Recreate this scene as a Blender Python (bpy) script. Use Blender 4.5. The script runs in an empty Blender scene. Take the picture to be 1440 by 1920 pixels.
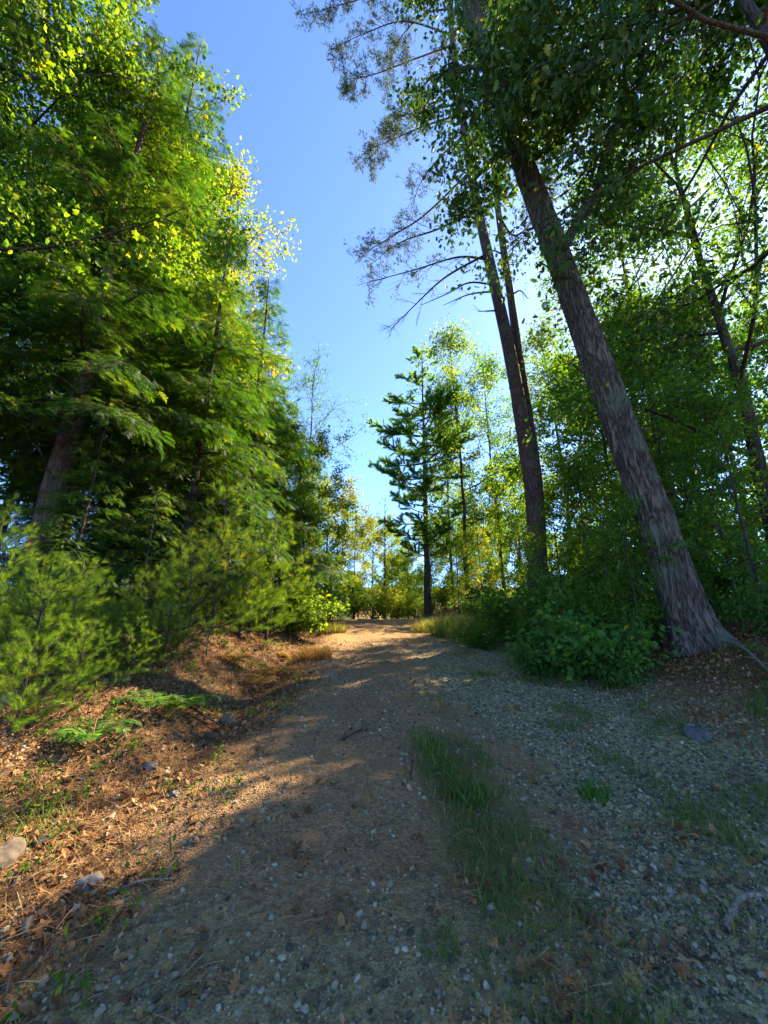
import bpy, math
import numpy as np
from mathutils import Vector

# ------------------------------------------------------------------ camera, sky, sun, exposure
SC = bpy.context.scene
COL = SC.collection
R_ = math.radians
F_PX, PITCH = 740.0, R_(16.2)
CAM = np.array([0.0, 0.0, 1.5])
cd = bpy.data.cameras.new("camera")
cam = bpy.data.objects.new("camera", cd)
COL.objects.link(cam)
cam.location = CAM
cam.rotation_euler = (R_(90) + PITCH, 0, 0)
cd.sensor_fit = 'VERTICAL'
cd.sensor_height = 36.0
cd.lens = F_PX / 1920 * 36.0
cd.clip_start = 0.05
cd.clip_end = 2000
SC.camera = cam

SUN_AZ, SUN_EL = R_(44), R_(42)
world = bpy.data.worlds.new("World")
SC.world = world
world.use_nodes = True
wn = world.node_tree.nodes
sky = wn.new("ShaderNodeTexSky")
sky.sky_type = 'NISHITA'
sky.sun_disc = False
sky.sun_elevation = SUN_EL
sky.sun_rotation = SUN_AZ
sky.air_density = 0.9
sky.dust_density = 4.0
sky.ozone_density = 7.5
sky.altitude = 4000
world.node_tree.links.new(sky.outputs[0], wn["Background"].inputs[0])
wn["Background"].inputs[1].default_value = 0.094

ld = bpy.data.lights.new("sun", 'SUN')
ld.energy = 4.5
ld.angle = R_(0.5)
ld.color = (1.0, 0.80, 0.52)
sun = bpy.data.objects.new("sun", ld)
COL.objects.link(sun)
sdir = Vector((math.sin(SUN_AZ) * math.cos(SUN_EL), math.cos(SUN_AZ) * math.cos(SUN_EL), math.sin(SUN_EL)))
sun.rotation_euler = sdir.to_track_quat('Z', 'Y').to_euler()
sun.location = (20, 12, 30)

SC.view_settings.view_transform = 'Standard'
SC.view_settings.look = 'None'
SC.view_settings.exposure = 2.72
SC.view_settings.gamma = 1
SC.view_settings.use_curve_mapping = False
cy = SC.cycles
cy.use_denoising = True
cy.max_bounces = 7
cy.diffuse_bounces = 5
cy.transmission_bounces = 5
cy.glossy_bounces = 2
cy.transparent_max_bounces = 4
cy.caustics_reflective = False
cy.caustics_refractive = False
cy.sample_clamp_indirect = 6.0

# ------------------------------------------------------------------ maths helpers
FW = np.array([0, math.cos(PITCH), math.sin(PITCH)])
UP = np.array([0, -math.sin(PITCH), math.cos(PITCH)])


def at(px, py, Y):
    """world point seen at a photograph pixel, at distance Y ahead"""
    d = FW + np.array([1.0, 0, 0]) * (px - 720) / F_PX + UP * (960 - py) / F_PX
    return CAM + d * (Y / d[1])


def sstep(x, a, b):
    t = np.clip((x - a) / (b - a), 0, 1)
    return t * t * (3 - 2 * t)


_nr = np.random.default_rng(5)
_NW = [(_nr.normal(0, 1, 2), _nr.uniform(0, 6.28)) for _ in range(40)]


def snoise(x, y, wl, k=0):
    """cheap smooth noise, about -1..1, features about wl metres"""
    s = 0
    for i in range(8):
        w, p = _NW[(i + k * 8) % 40]
        s = s + np.sin((w[0] * x + w[1] * y) * (2.6 / wl) + p)
    return s / 4.0


def road_x(y):
    return 0.55 - 0.05 * np.clip(y, -5, 22) - 0.12 * np.clip(y - 18, 0, 14)


def ground_h(x, y):
    x = np.asarray(x, float)
    y = np.asarray(y, float)
    S = 2.2
    g = 0.105 * (y - S * np.log1p(np.exp(np.clip((y - 19) / S, -30, 30))) - 0.0)
    g = g - .035 * 3 * np.log1p(np.exp(np.clip((y - 24) / 3, -30, 30)))
    dl = (road_x(y) - 1.75) - x
    dr = x - (road_x(y) + 1.9)
    near = sstep(y, 1.5, 5.5)
    z = g + near * (-0.10 * np.exp(-((dl - 0.35) / 0.35) ** 2) + (0.55 + .12 * snoise(x, y, 1.3, 4)) * sstep(dl, 0.3, 1.9)) + 0.045 * np.clip(dl - 1.5, 0, 30)
    z = z + 0.58 * sstep(dr, 0.8, 3.4) * sstep(y, 2.0, 6) + 0.03 * np.clip(dr - 2.5, 0, 30)
    # two shallow wheel tracks
    for o in (-0.78, 0.8):
        z = z - 0.035 * np.exp(-((x - road_x(y) - o) / 0.28) ** 2)
    off = sstep(dl, 0.0, 1.2) + sstep(dr, 0.3, 2.0)
    z = z + 0.035 * snoise(x, y, 1.6, 0) * (0.3 + off) + 0.016 * snoise(x, y, 0.5, 1) * (0.5 + off) + 0.006 * snoise(x, y, 0.2, 2)
    z = z + 0.25 * snoise(x, y, 9, 3) * sstep(np.abs(x), 4, 12)
    return z


def unit(v):
    v = np.asarray(v, float)
    return v / (np.linalg.norm(v, axis=-1, keepdims=True) + 1e-12)


# ------------------------------------------------------------------ node helpers
def new_mat(name):
    m = bpy.data.materials.new(name)
    m.use_nodes = True
    nt = m.node_tree
    nt.nodes.clear()
    out = nt.nodes.new("ShaderNodeOutputMaterial")
    return m, nt, nt.nodes, nt.links, out


def ramp(nodes, stops, mode='LINEAR'):
    r = nodes.new("ShaderNodeValToRGB")
    r.color_ramp.interpolation = mode
    el = r.color_ramp.elements
    while len(el) < len(stops):
        el.new(0.5)
    for e, (p, c) in zip(el, stops):
        e.position = p
        e.color = (*c, 1)
    return r


def leaf_mat(name, stops, trans=0.5, tgain=(2.2, 2.1, 0.5), rough=0.6, spec=0.16, clump=0.16):
    m, nt, n, l, out = new_mat(name)
    at_ = n.new("ShaderNodeAttribute")
    at_.attribute_name = "tint"
    oi = n.new("ShaderNodeObjectInfo")
    tc = n.new("ShaderNodeTexCoord")
    nz = n.new("ShaderNodeTexNoise")
    nz.inputs["Scale"].default_value = 0.55
    nz.inputs["Detail"].default_value = 2
    l.new(tc.outputs["Object"], nz.inputs["Vector"])
    a = n.new("ShaderNodeMath"); a.operation = 'MULTIPLY_ADD'
    l.new(oi.outputs["Random"], a.inputs[0]); a.inputs[1].default_value = 0.094
    l.new(at_.outputs["Fac"], a.inputs[2])
    b = n.new("ShaderNodeMath"); b.operation = 'MULTIPLY_ADD'
    l.new(nz.outputs["Fac"], b.inputs[0]); b.inputs[1].default_value = clump * 2
    l.new(a.outputs[0], b.inputs[2])
    c = n.new("ShaderNodeMath"); c.operation = 'SUBTRACT'
    l.new(b.outputs[0], c.inputs[0]); c.inputs[1].default_value = clump + 0.06
    rp = ramp(n, stops)
    l.new(c.outputs[0], rp.inputs[0])
    p = n.new("ShaderNodeBsdfPrincipled")
    p.inputs["Roughness"].default_value = rough
    p.inputs["Specular IOR Level"].default_value = spec
    l.new(rp.outputs[0], p.inputs["Base Color"])
    t = n.new("ShaderNodeBsdfTranslucent")
    mu = n.new("ShaderNodeMix"); mu.data_type = 'RGBA'; mu.blend_type = 'MULTIPLY'
    mu.inputs[0].default_value = 1
    l.new(rp.outputs[0], mu.inputs[6]); mu.inputs[7].default_value = (*tgain, 1)
    l.new(mu.outputs[2], t.inputs["Color"])
    mx = n.new("ShaderNodeMixShader")
    mx.inputs[0].default_value = trans
    l.new(p.outputs[0], mx.inputs[1]); l.new(t.outputs[0], mx.inputs[2])
    l.new(mx.outputs[0], out.inputs[0])
    return m


def bark_mat(name, dark, light, scale=9.0, stretch=0.16, bump=0.6, moss=0.0, ridged=0.5):
    m, nt, n, l, out = new_mat(name)
    tc = n.new("ShaderNodeTexCoord")
    mp = n.new("ShaderNodeMapping")
    mp.inputs["Scale"].default_value = (1, 1, stretch)
    l.new(tc.outputs["Object"], mp.inputs[0])
    nz = n.new("ShaderNodeTexNoise"); nz.inputs["Scale"].default_value = 3.0; nz.inputs["Detail"].default_value = 4
    l.new(mp.outputs[0], nz.inputs["Vector"])
    mv = n.new("ShaderNodeVectorMath"); mv.operation = 'MULTIPLY_ADD'
    l.new(nz.outputs["Color"], mv.inputs[0]); mv.inputs[1].default_value = (0.12, 0.12, 0.12)
    l.new(mp.outputs[0], mv.inputs[2])
    vo = n.new("ShaderNodeTexVoronoi"); vo.feature = 'DISTANCE_TO_EDGE'; vo.inputs["Scale"].default_value = scale
    l.new(mv.outputs[0], vo.inputs["Vector"])
    n2 = n.new("ShaderNodeTexNoise"); n2.inputs["Scale"].default_value = 14; n2.inputs["Detail"].default_value = 6
    l.new(mp.outputs[0], n2.inputs["Vector"])
    mr = n.new("ShaderNodeMapRange"); mr.inputs[2].default_value = 0.22
    l.new(vo.outputs["Distance"], mr.inputs[0])
    mul = n.new("ShaderNodeMath"); mul.operation = 'MULTIPLY'
    l.new(mr.outputs[0], mul.inputs[0]); l.new(n2.outputs["Fac"], mul.inputs[1])
    n4 = n.new("ShaderNodeTexNoise"); n4.inputs["Scale"].default_value = scale * .42; n4.inputs["Detail"].default_value = 5
    n4.inputs["Distortion"].default_value = .8
    l.new(mp.outputs[0], n4.inputs["Vector"])
    rd = n.new("ShaderNodeMath"); rd.operation = 'SUBTRACT'; l.new(n4.outputs["Fac"], rd.inputs[0]); rd.inputs[1].default_value = .5
    ra = n.new("ShaderNodeMath"); ra.operation = 'ABSOLUTE'; l.new(rd.outputs[0], ra.inputs[0])
    rm = n.new("ShaderNodeMapRange"); rm.inputs[2].default_value = .13; rm.inputs[4].default_value = .75
    l.new(ra.outputs[0], rm.inputs[0])
    mulf = n.new("ShaderNodeMix"); mulf.inputs[0].default_value = ridged
    l.new(mul.outputs[0], mulf.inputs[2]); l.new(rm.outputs[0], mulf.inputs[3])
    mul = mulf
    rp = ramp(n, [(0.0, dark), (0.55, light), (1.0, tuple(min(1, c * 1.3) for c in light))])
    l.new(mul.outputs[0], rp.inputs[0])
    n3 = n.new("ShaderNodeTexNoise"); n3.inputs["Scale"].default_value = 1.7; n3.inputs["Detail"].default_value = 5
    l.new(tc.outputs["Object"], n3.inputs["Vector"])
    r3 = ramp(n, [(0.52, (0, 0, 0)), (0.66, (1, 1, 1))])
    l.new(n3.outputs["Fac"], r3.inputs[0])
    m3 = n.new("ShaderNodeMath"); m3.operation = 'MULTIPLY'; m3.inputs[1].default_value = 0.35 + moss
    l.new(r3.outputs[0], m3.inputs[0])
    mc = n.new("ShaderNodeMix"); mc.data_type = 'RGBA'
    l.new(m3.outputs[0], mc.inputs[0]); l.new(rp.outputs[0], mc.inputs[6])
    mc.inputs[7].default_value = (0.10, 0.12, 0.085, 1)
    p = n.new("ShaderNodeBsdfPrincipled"); p.inputs["Roughness"].default_value = 0.9
    p.inputs["Specular IOR Level"].default_value = 0.2
    l.new(mc.outputs[2], p.inputs["Base Color"])
    bp = n.new("ShaderNodeBump"); bp.inputs["Strength"].default_value = bump; bp.inputs["Distance"].default_value = 0.04
    l.new(mul.outputs[0], bp.inputs["Height"]); l.new(bp.outputs[0], p.inputs["Normal"])
    l.new(p.outputs[0], out.inputs[0])
    return m


def tint_mat(name, stops, rough=0.85, bump_scale=None, spec=0.25, trans=0.0):
    """solid things scattered in one mesh (stones, straw, dead leaves): colour by the piece's own tint"""
    m, nt, n, l, out = new_mat(name)
    at_ = n.new("ShaderNodeAttribute"); at_.attribute_name = "tint"
    rp = ramp(n, stops)
    p = n.new("ShaderNodeBsdfPrincipled"); p.inputs["Roughness"].default_value = rough
    p.inputs["Specular IOR Level"].default_value = spec
    l.new(at_.outputs["Fac"], rp.inputs[0])
    if bump_scale:
        tc = n.new("ShaderNodeTexCoord")
        nz = n.new("ShaderNodeTexNoise"); nz.inputs["Scale"].default_value = bump_scale; nz.inputs["Detail"].default_value = 6
        l.new(tc.outputs["Object"], nz.inputs["Vector"])
        r2 = ramp(n, [(0.25, (0.55, 0.55, 0.55)), (0.75, (1.25, 1.25, 1.25))])
        l.new(nz.outputs["Fac"], r2.inputs[0])
        mu = n.new("ShaderNodeMix"); mu.data_type = 'RGBA'; mu.blend_type = 'MULTIPLY'; mu.inputs[0].default_value = 1
        l.new(rp.outputs[0], mu.inputs[6]); l.new(r2.outputs[0], mu.inputs[7])
        l.new(mu.outputs[2], p.inputs["Base Color"])
        bp = n.new("ShaderNodeBump"); bp.inputs["Strength"].default_value = 0.5; bp.inputs["Distance"].default_value = 0.01
        l.new(nz.outputs["Fac"], bp.inputs["Height"]); l.new(bp.outputs[0], p.inputs["Normal"])
    else:
        l.new(rp.outputs[0], p.inputs["Base Color"])
    if trans > 0:
        t = n.new("ShaderNodeBsdfTranslucent"); l.new(rp.outputs[0], t.inputs["Color"])
        mx = n.new("ShaderNodeMixShader"); mx.inputs[0].default_value = trans
        l.new(p.outputs[0], mx.inputs[1]); l.new(t.outputs[0], mx.inputs[2]); l.new(mx.outputs[0], out.inputs[0])
    else:
        l.new(p.outputs[0], out.inputs[0])
    return m


M = {}
M['leaf_green'] = leaf_mat("green_leaf", [(0.0, (0.0208, 0.0607, 0.01)), (0.45, (0.0494, 0.1242, 0.014)), (0.8, (0.0975, 0.1823, 0.018)), (1.0, (0.221, 0.243, 0.022))])
M['leaf_yellow'] = leaf_mat("yellow_green_leaf", [(0.0, (.03, .075, .010)), (0.4, (.075, .15, .014)), (0.8, (.14, .20, .018)), (1.0, (.28, .24, .025))], trans=0.55)
M['leaf_gold'] = leaf_mat("golden_leaf", [(0.0, (.05, .09, .012)), (0.4, (.11, .17, .02)), (0.75, (.20, .20, .025)), (1.0, (.38, .18, .03))], trans=0.55)
M['leaf_silhouette'] = leaf_mat("silhouette_oak_leaf", [(0.0, (0.0135, 0.039, 0.01)), (0.5, (0.0297, 0.078, 0.014)), (0.85, (0.0607, 0.1235, 0.018)), (1.0, (0.135, 0.156, 0.02))], trans=0.2)  # backlit silhouette put into the colour: darker, less translucent oak leaf
M['leaf_cool'] = leaf_mat("cool_green_leaf", [(0.0, (0.0297, 0.0938, 0.0234)), (0.5, (0.0567, 0.15, 0.027)), (0.9, (0.1013, 0.2063, 0.0315)), (1.0, (0.189, 0.2375, 0.027))], trans=0.42)  # cooler green, with more blue than the plain green leaf
M['hemlock'] = leaf_mat("hemlock_needle", [(0.0, (0.0144, 0.0464, 0.009)), (0.5, (0.0323, 0.0861, 0.013)), (0.85, (0.0628, 0.127, 0.016)), (1.0, (0.1166, 0.1435, 0.02))], trans=0.42)
M['pine'] = leaf_mat("pine_needle", [(0.0, (0.0439, 0.1219, 0.0504)), (0.5, (0.0854, 0.195, 0.0648)), (0.85, (0.1463, 0.2681, 0.072)), (1.0, (0.2681, 0.2925, 0.072))], trans=0.58)
M['pine_brown'] = leaf_mat("red_pine_needle", [(0.0, (0.016, 0.0385, 0.0144)), (0.5, (0.028, 0.055, 0.02)), (0.85, (0.048, 0.066, 0.0256)), (1.0, (0.088, 0.0825, 0.036))], trans=0.3)
M['pine_young'] = leaf_mat("young_pine_needle", [(0.0, (0.025, 0.06, 0.012)), (0.3, (0.06, 0.125, 0.015)), (0.65, (0.1, 0.175, 0.018)), (0.9, (0.15, 0.2, 0.022)), (1.0, (0.26, 0.17, 0.04))], trans=0.45)
M['fern_green'] = leaf_mat("fern_green", [(0.0, (.03, .10, .02)), (0.6, (.06, .16, .025)), (1.0, (.14, .19, .03))], trans=0.45)
M['fern_gold'] = leaf_mat("dry_fern", [(0.0, (.13, .08, .02)), (0.5, (.26, .15, .04)), (1.0, (.38, .22, .06))], trans=0.4, tgain=(1.2, 1.1, .8))
M['grass'] = leaf_mat("grass_blade", [(0.0, (.04, .09, .018)), (0.45, (.08, .14, .03)), (0.8, (.16, .17, .05)), (1.0, (.30, .22, .09))], trans=0.35)
M['bark_grey'] = bark_mat("grey_fissured_bark", (.014, .010, .008), (.125, .098, .078), scale=26, stretch=0.2, bump=1.0, moss=.35, ridged=.75)
M['bark_pine'] = bark_mat("red_brown_pine_bark", (.020, .012, .010), (.12, .075, .062), scale=26, stretch=0.3)
M['bark_dark'] = bark_mat("dark_bark", (.012, .010, .008), (.075, .058, .046), scale=18, stretch=0.2)
M['bark_pale'] = bark_mat("pale_twig_bark", (.05, .045, .04), (.19, .17, .14), scale=20, stretch=0.2)
M['wood_dry'] = bark_mat("dry_fallen_wood", (.05, .04, .03), (.24, .20, .15), scale=75, stretch=1.0, bump=0.2)
M['gravel'] = tint_mat("gravel_stone", [(0.0, (.04, .037, .026)), (0.3, (.135, .12, .075)), (0.6, (.25, .225, .14)), (0.85, (.34, .305, .20)), (0.95, (.40, .36, .25)), (1.0, (.28, .15, .08))], bump_scale=60)
M['litter'] = tint_mat("dead_leaf", [(0.0, (0.0633, 0.0308, 0.015)), (0.4, (0.1725, 0.077, 0.028)), (0.7, (0.3105, 0.1595, 0.06)), (0.9, (0.414, 0.253, 0.12)), (1.0, (0.345, 0.264, 0.2))], rough=0.7, trans=0.25)
M['straw'] = tint_mat("pine_straw", [(0.0, (.10, .055, .022)), (0.5, (.23, .125, .05)), (1.0, (.40, .27, .13))], rough=0.7, trans=0.15)

# ------------------------------------------------------------------ mesh building
class Geo:
    """collects triangles and quads with a tint per vertex"""
    def __init__(self):
        self.v, self.t, self.q, self.tint, self.n = [], [], [], [], 0

    def add(self, v, tris=None, quads=None, tint=0.5):
        v = np.asarray(v, float).reshape(-1, 3)
        if tris is not None and len(tris):
            self.t.append(np.asarray(tris) + self.n)
        if quads is not None and len(quads):
            self.q.append(np.asarray(quads) + self.n)
        self.v.append(v)
        self.tint.append(np.broadcast_to(np.asarray(tint, float), (len(v),)))
        self.n += len(v)

    def inst(self, tv, tt, pos, rot, scale, tint):
        """many copies of a template: pos (n,3), rot (n,3,3) columns x,y,z, scale (n,) or (n,3)"""
        n = len(pos)
        if n == 0:
            return
        sc = np.asarray(scale, float)
        if sc.ndim == 1:
            sc = sc[:, None]
        loc = tv[None] * sc[:, None, :]
        v = np.einsum('nij,nkj->nki', rot, loc) + pos[:, None, :]
        k = len(tv)
        f = (tt[None] + (np.arange(n) * k)[:, None, None]).reshape(-1, tt.shape[1])
        self.add(v.reshape(-1, 3), tris=f, tint=np.repeat(tint, k))

    def tube(self, pts, rad, k=6, tint=0.5, cap=True, bumpf=None):
        pts = np.asarray(pts, float)
        rad = np.broadcast_to(np.asarray(rad, float), (len(pts),))
        tg = unit(np.gradient(pts, axis=0))
        ref = np.array([1.0, 0.31, 0.0]) if abs(tg[:, 2]).mean() > 0.6 else np.array([0, 0, 1.0])
        a = unit(np.cross(tg, ref))
        b = np.cross(tg, a)
        th = np.arange(k) * 2 * math.pi / k
        rr = rad[:, None] * np.ones(k)[None]
        if bumpf is not None:
            rr = bumpf(rr, th, pts)
        v = pts[:, None] + rr[..., None] * (np.cos(th)[None, :, None] * a[:, None] + np.sin(th)[None, :, None] * b[:, None])
        n = len(pts)
        i = np.arange(n - 1)[:, None] * k
        j = np.arange(k)[None]
        jn = (j + 1) % k
        q = np.stack([i + j, i + jn, i + k + jn, i + k + j], -1).reshape(-1, 4)
        v = v.reshape(-1, 3)
        tr = None
        if cap:
            v = np.vstack([v, pts[-1:] + tg[-1:] * rad[-1] * 0.5])
            c = (n - 1) * k
            tr = np.stack([c + np.arange(k), c + (np.arange(k) + 1) % k, np.full(k, n * k)], -1)
        self.add(v, tris=tr, quads=q, tint=tint)

    def mesh(self, name, smooth=False):
        v = np.vstack(self.v).astype(np.float32)
        t = np.vstack(self.t) if self.t else np.zeros((0, 3), int)
        q = np.vstack(self.q) if self.q else np.zeros((0, 4), int)
        me = bpy.data.meshes.new(name)
        me.vertices.add(len(v))
        me.vertices.foreach_set("co", v.ravel())
        loops = np.concatenate([t.ravel(), q.ravel()]).astype(np.int32)
        me.loops.add(len(loops))
        me.loops.foreach_set("vertex_index", loops)
        npoly = len(t) + len(q)
        me.polygons.add(npoly)
        st = np.concatenate([np.arange(len(t)) * 3, len(t) * 3 + np.arange(len(q)) * 4]).astype(np.int32)
        me.polygons.foreach_set("loop_start", st)
        me.polygons.foreach_set("use_smooth", np.full(npoly, smooth, dtype=bool))
        me.update(calc_edges=True)
        at_ = me.attributes.new("tint", 'FLOAT', 'POINT')
        at_.data.foreach_set("value", np.concatenate(self.tint).astype(np.float32))
        me.validate()
        return me


def link(name, me, mat, parent=None, loc=None):
    o = bpy.data.objects.new(name, me)
    COL.objects.link(o)
    if mat is not None:
        if not me.materials:
            me.materials.append(mat)
        if me.materials[0] != mat:
            o.material_slots[0].link = 'OBJECT'
            o.material_slots[0].material = mat
    if parent is not None:
        o.parent = parent
    if loc is not None:
        o.location = loc
    return o


def tag(o, label=None, cat=None, group=None, kind=None):
    if label: o['label'] = label
    if cat: o['category'] = cat
    if group: o['group'] = group
    if kind: o['kind'] = kind
    return o


def empty(name, loc, label, cat, group=None, rz=0.0, s=1.0):
    o = bpy.data.objects.new(name, None)
    COL.objects.link(o)
    o.location = loc
    o.rotation_euler = (0, 0, rz)
    o.scale = (s, s, s)
    o.empty_display_size = 0.2
    return tag(o, label, cat, group)


# ------------------------------------------------------------------ leaf, needle, stone templates
def fan(outline, z=None):
    o = np.asarray(outline, float)
    n = len(o)
    c = o.mean(0)
    v = np.vstack([[c[0], 0]] + [o])
    zz = -0.35 * np.abs(v[:, 1]) - 0.18 * v[:, 0] ** 2
    v3 = np.column_stack([v, zz])
    t = np.array([[0, i + 1, (i + 1) % n + 1] for i in range(n)])
    return v3, t


def mirror(half):
    h = np.asarray(half, float)
    other = h[::-1].copy()
    other[:, 1] *= -1
    keep = [i for i in range(len(other)) if abs(other[i, 1]) > 1e-6]
    return np.vstack([h, other[keep]])


OVAL = (np.array([[0, 0, 0], [.35, .24, -.07], [.7, .2, -.09], [1.0, 0, -.16], [.7, -.2, -.09], [.35, -.24, -.07], [.5, 0, 0.0]], float),
        np.array([[6, 0, 1], [6, 1, 2], [6, 2, 3], [6, 3, 4], [6, 4, 5], [6, 5, 0]]))
MAPLE = fan(mirror([(0, 0), (.08, .30), (.02, .46), (.28, .36), (.42, .60), (.55, .34), (.62, .17), (.80, .16), (1.0, 0)]))
OAK = fan(mirror([(0, 0), (.14, .10), (.22, .24), (.34, .13), (.48, .34), (.58, .17), (.74, .30), (.82, .13), (1.0, 0)]))


def tuft(n, seed, spread=0.75, w=0.045, droop=0.1):
    r = np.random.default_rng(seed)
    v, t = [], []
    for i in range(n):
        a = 2 * math.pi * i / n * 2.4 + r.uniform(-.3, .3)
        s = spread * r.uniform(.35, 1.1)
        d = unit(np.array([1, s * math.cos(a), s * math.sin(a)]))
        b = np.array([r.uniform(-.25, .2), 0, 0])
        side = unit(np.cross(d, r.normal(0, 1, 3))) * w
        tip = b + d * r.uniform(.75, 1.05) + np.array([0, 0, -droop * s])
        k = len(v)
        v += [b + side * .6, b - side * .6, tip]
        t.append([k, k + 1, k + 2])
    return np.array(v), np.array(t)


TUFT = tuft(15, 3)
TUFT_LONG = tuft(28, 4, spread=0.9, w=0.02, droop=0.2)


def spray_template(seed=2, n=7):
    r = np.random.default_rng(seed)
    v, t = [], []

    def blade(p, d, L, w):
        d = unit(d)
        s = np.array([-d[1], d[0], 0]) * w
        k = len(v)
        m = p + d * L * .45
        v.extend([p, m + s, p + d * L, m - s])
        t.extend([[k, k + 1, k + 2], [k, k + 2, k + 3]])
    blade(np.zeros(3), np.array([1, 0, -.12]), 1.0, .03)
    for i in range(n):
        x = .06 + .8 * i / n
        L = .46 * math.sin(math.pi * (0.22 + .7 * (1 - x) * .9)) * r.uniform(.75, 1.15)
        for s in (1, -1):
            blade(np.array([x, 0, -.12 * x * x]), np.array([.72, s * r.uniform(.6, .95), -.22 + r.uniform(-.1, .1)]), L, .034)
    return np.array(v), np.array(t)


SPRAY = spray_template()
SPRAY_B = spray_template(8, 5)


def ico(sub, seed, rough=0.22, flat=0.65):
    import bmesh
    bm = bmesh.new()
    bmesh.ops.create_icosphere(bm, subdivisions=sub, radius=1.0)
    v = np.array([q.co[:] for q in bm.verts])
    f = np.array([[q.index for q in p.verts] for p in bm.faces])
    bm.free()
    r = np.random.default_rng(seed)
    d = np.zeros(len(v))
    for k in range(9):
        w = r.normal(0, 1, 3) * r.choice([1.2, 2.0, 3.4])
        d += np.sin(v @ w + r.uniform(0, 6.3)) / 4
    v = v * (1 + rough * d)[:, None]
    # a few facets cut flat
    for k in range(7):
        nn = unit(r.normal(0, 1, 3))
        lim = r.uniform(.62, .86)
        ex = np.clip(v @ nn - lim, 0, None)
        v = v - ex[:, None] * nn[None] * .85
    return v * np.array([1, r.uniform(.65, .95), flat]), f


def frames(dirs, nrm):
    x = unit(dirs)
    y = unit(np.cross(nrm, x))
    z = np.cross(x, y)
    return np.stack([x, y, z], -1)


def rand_dirs(r, n):
    return unit(r.normal(0, 1, (n, 3)))


# ------------------------------------------------------------------ plant generators (local space, base at origin)
def poly(r, p, d, L, n, wander=0.12, bend=np.zeros(3)):
    pts = [np.array(p, float)]
    d = unit(d)
    for i in range(n):
        d = unit(d + r.normal(0, wander, 3) + bend)
        pts.append(pts[-1] + d * L / n)
    return np.array(pts)


def along(pts, t):
    f = t * (len(pts) - 1)
    i = int(min(math.floor(f), len(pts) - 2))
    return pts[i] + (pts[i + 1] - pts[i]) * (f - i), unit(pts[i + 1] - pts[i])


def trunk_path(r, H, lean=(0, 0), n=12, wander=0.02):
    z = np.linspace(0, H, n + 1)
    x = lean[0] * z / H * H + np.cumsum(r.normal(0, wander, n + 1)) * H * .12
    y = lean[1] * z + np.cumsum(r.normal(0, wander, n + 1)) * H * .12
    x -= x[0]; y -= y[0]
    return np.column_stack([x, y, z])


def put_leaves(g, r, P, D, n, size, tmpl, spread, flat=0.6, tint0=0.15, tint1=0.85):
    """leaves clustered round twig points P with directions D"""
    if len(P) == 0 or n == 0:
        return
    idx = r.integers(0, len(P), n)
    pos = P[idx] + r.normal(0, 1, (n, 3)) * spread * np.array([1, 1, .75])
    hd = unit(D[idx] * .6 + r.normal(0, .8, (n, 3)) + np.array([0, 0, -.25]))
    nr = unit(rand_dirs(r, n) * (1.25 - flat) + np.array([0, 0, flat]))
    ct = r.uniform(tint0, tint1, len(P))[idx] * .55 + r.uniform(tint0, tint1, n) * .45
    odd = r.random(n) < .035
    ct[odd] = 1.0
    g.inst(tmpl[0], tmpl[1], pos, frames(hd, nr), size * r.uniform(.45, 1.3, n), ct)


def grow(r, wood, path, rad, n_limb, t0, spread, leafP, leafD, up=(0.25, 0.9), sub=5, twig=4, twig_len=0.7, droop=0.0, geo_twigs=True,
         prof=None, az_bias=None, k=6, reject=None):
    """limbs, branches and twigs on a trunk path; collects the points where leaves grow"""
    az = r.uniform(0, 6.28)
    for i in range(n_limb):
        u = (i + r.uniform(0, .9)) / n_limb
        t = t0 + (0.985 - t0) * u
        p, td = along(path, t)
        az += 2.4 + r.normal(0, .35)
        a = az
        if az_bias is not None and r.random() < az_bias[1]:
            a = az_bias[0] + r.normal(0, .6)
        pr = prof(u) if prof else (0.45 + 0.75 * math.sin(math.pi * min(1, .22 + .70 * u)))
        L = spread * pr * r.uniform(.75, 1.15)
        el = up[0] + (up[1] - up[0]) * u + r.normal(0, .12)
        d = np.array([math.cos(a) * math.cos(el), math.sin(a) * math.cos(el), math.sin(el)])
        lp = poly(r, p, d, L, 7, .13, np.array([0, 0, .03 - droop]))
        if reject is not None and reject(lp):
            continue
        lr = rad * (1 - t * .8) * .42 * min(1.0, L / spread + .3)
        lrad = np.linspace(max(lr, .012), .007, 8)
        wood.tube(lp, lrad, k)
        for j in range(sub):
            s = .25 + .72 * (j + r.random() * .8) / sub
            q, qd = along(lp, s)
            sd = unit(qd * .55 + unit(np.cross(qd, rand_dirs(r, 1)[0])) * r.uniform(.5, .95) + np.array([0, 0, .12 - droop]))
            SL = L * .42 * (1.15 - s * .55) * r.uniform(.7, 1.2)
            sp = poly(r, q, sd, SL, 4, .16, np.array([0, 0, -.02 - droop]))
            wood.tube(sp, np.linspace(max(lr * .35, .008), .004, 5), 4)
            for w in range(twig):
                s2 = .25 + .75 * (w + r.random()) / twig
                q2, q2d = along(sp, min(s2, .99))
                wd = unit(q2d * .7 + r.normal(0, .55, 3) + np.array([0, 0, -.05 - droop]))
                TL = twig_len * r.uniform(.5, 1.2)
                tp = poly(r, q2, wd, TL, 2, .2)
                if geo_twigs:
                    wood.tube(tp, np.array([.006, .004, .0025]), 3, cap=False)
                for s3 in (.35, .7, 1.0):
                    c, cdir = along(tp, min(s3, .999))
                    leafP.append(c); leafD.append(cdir)


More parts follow.
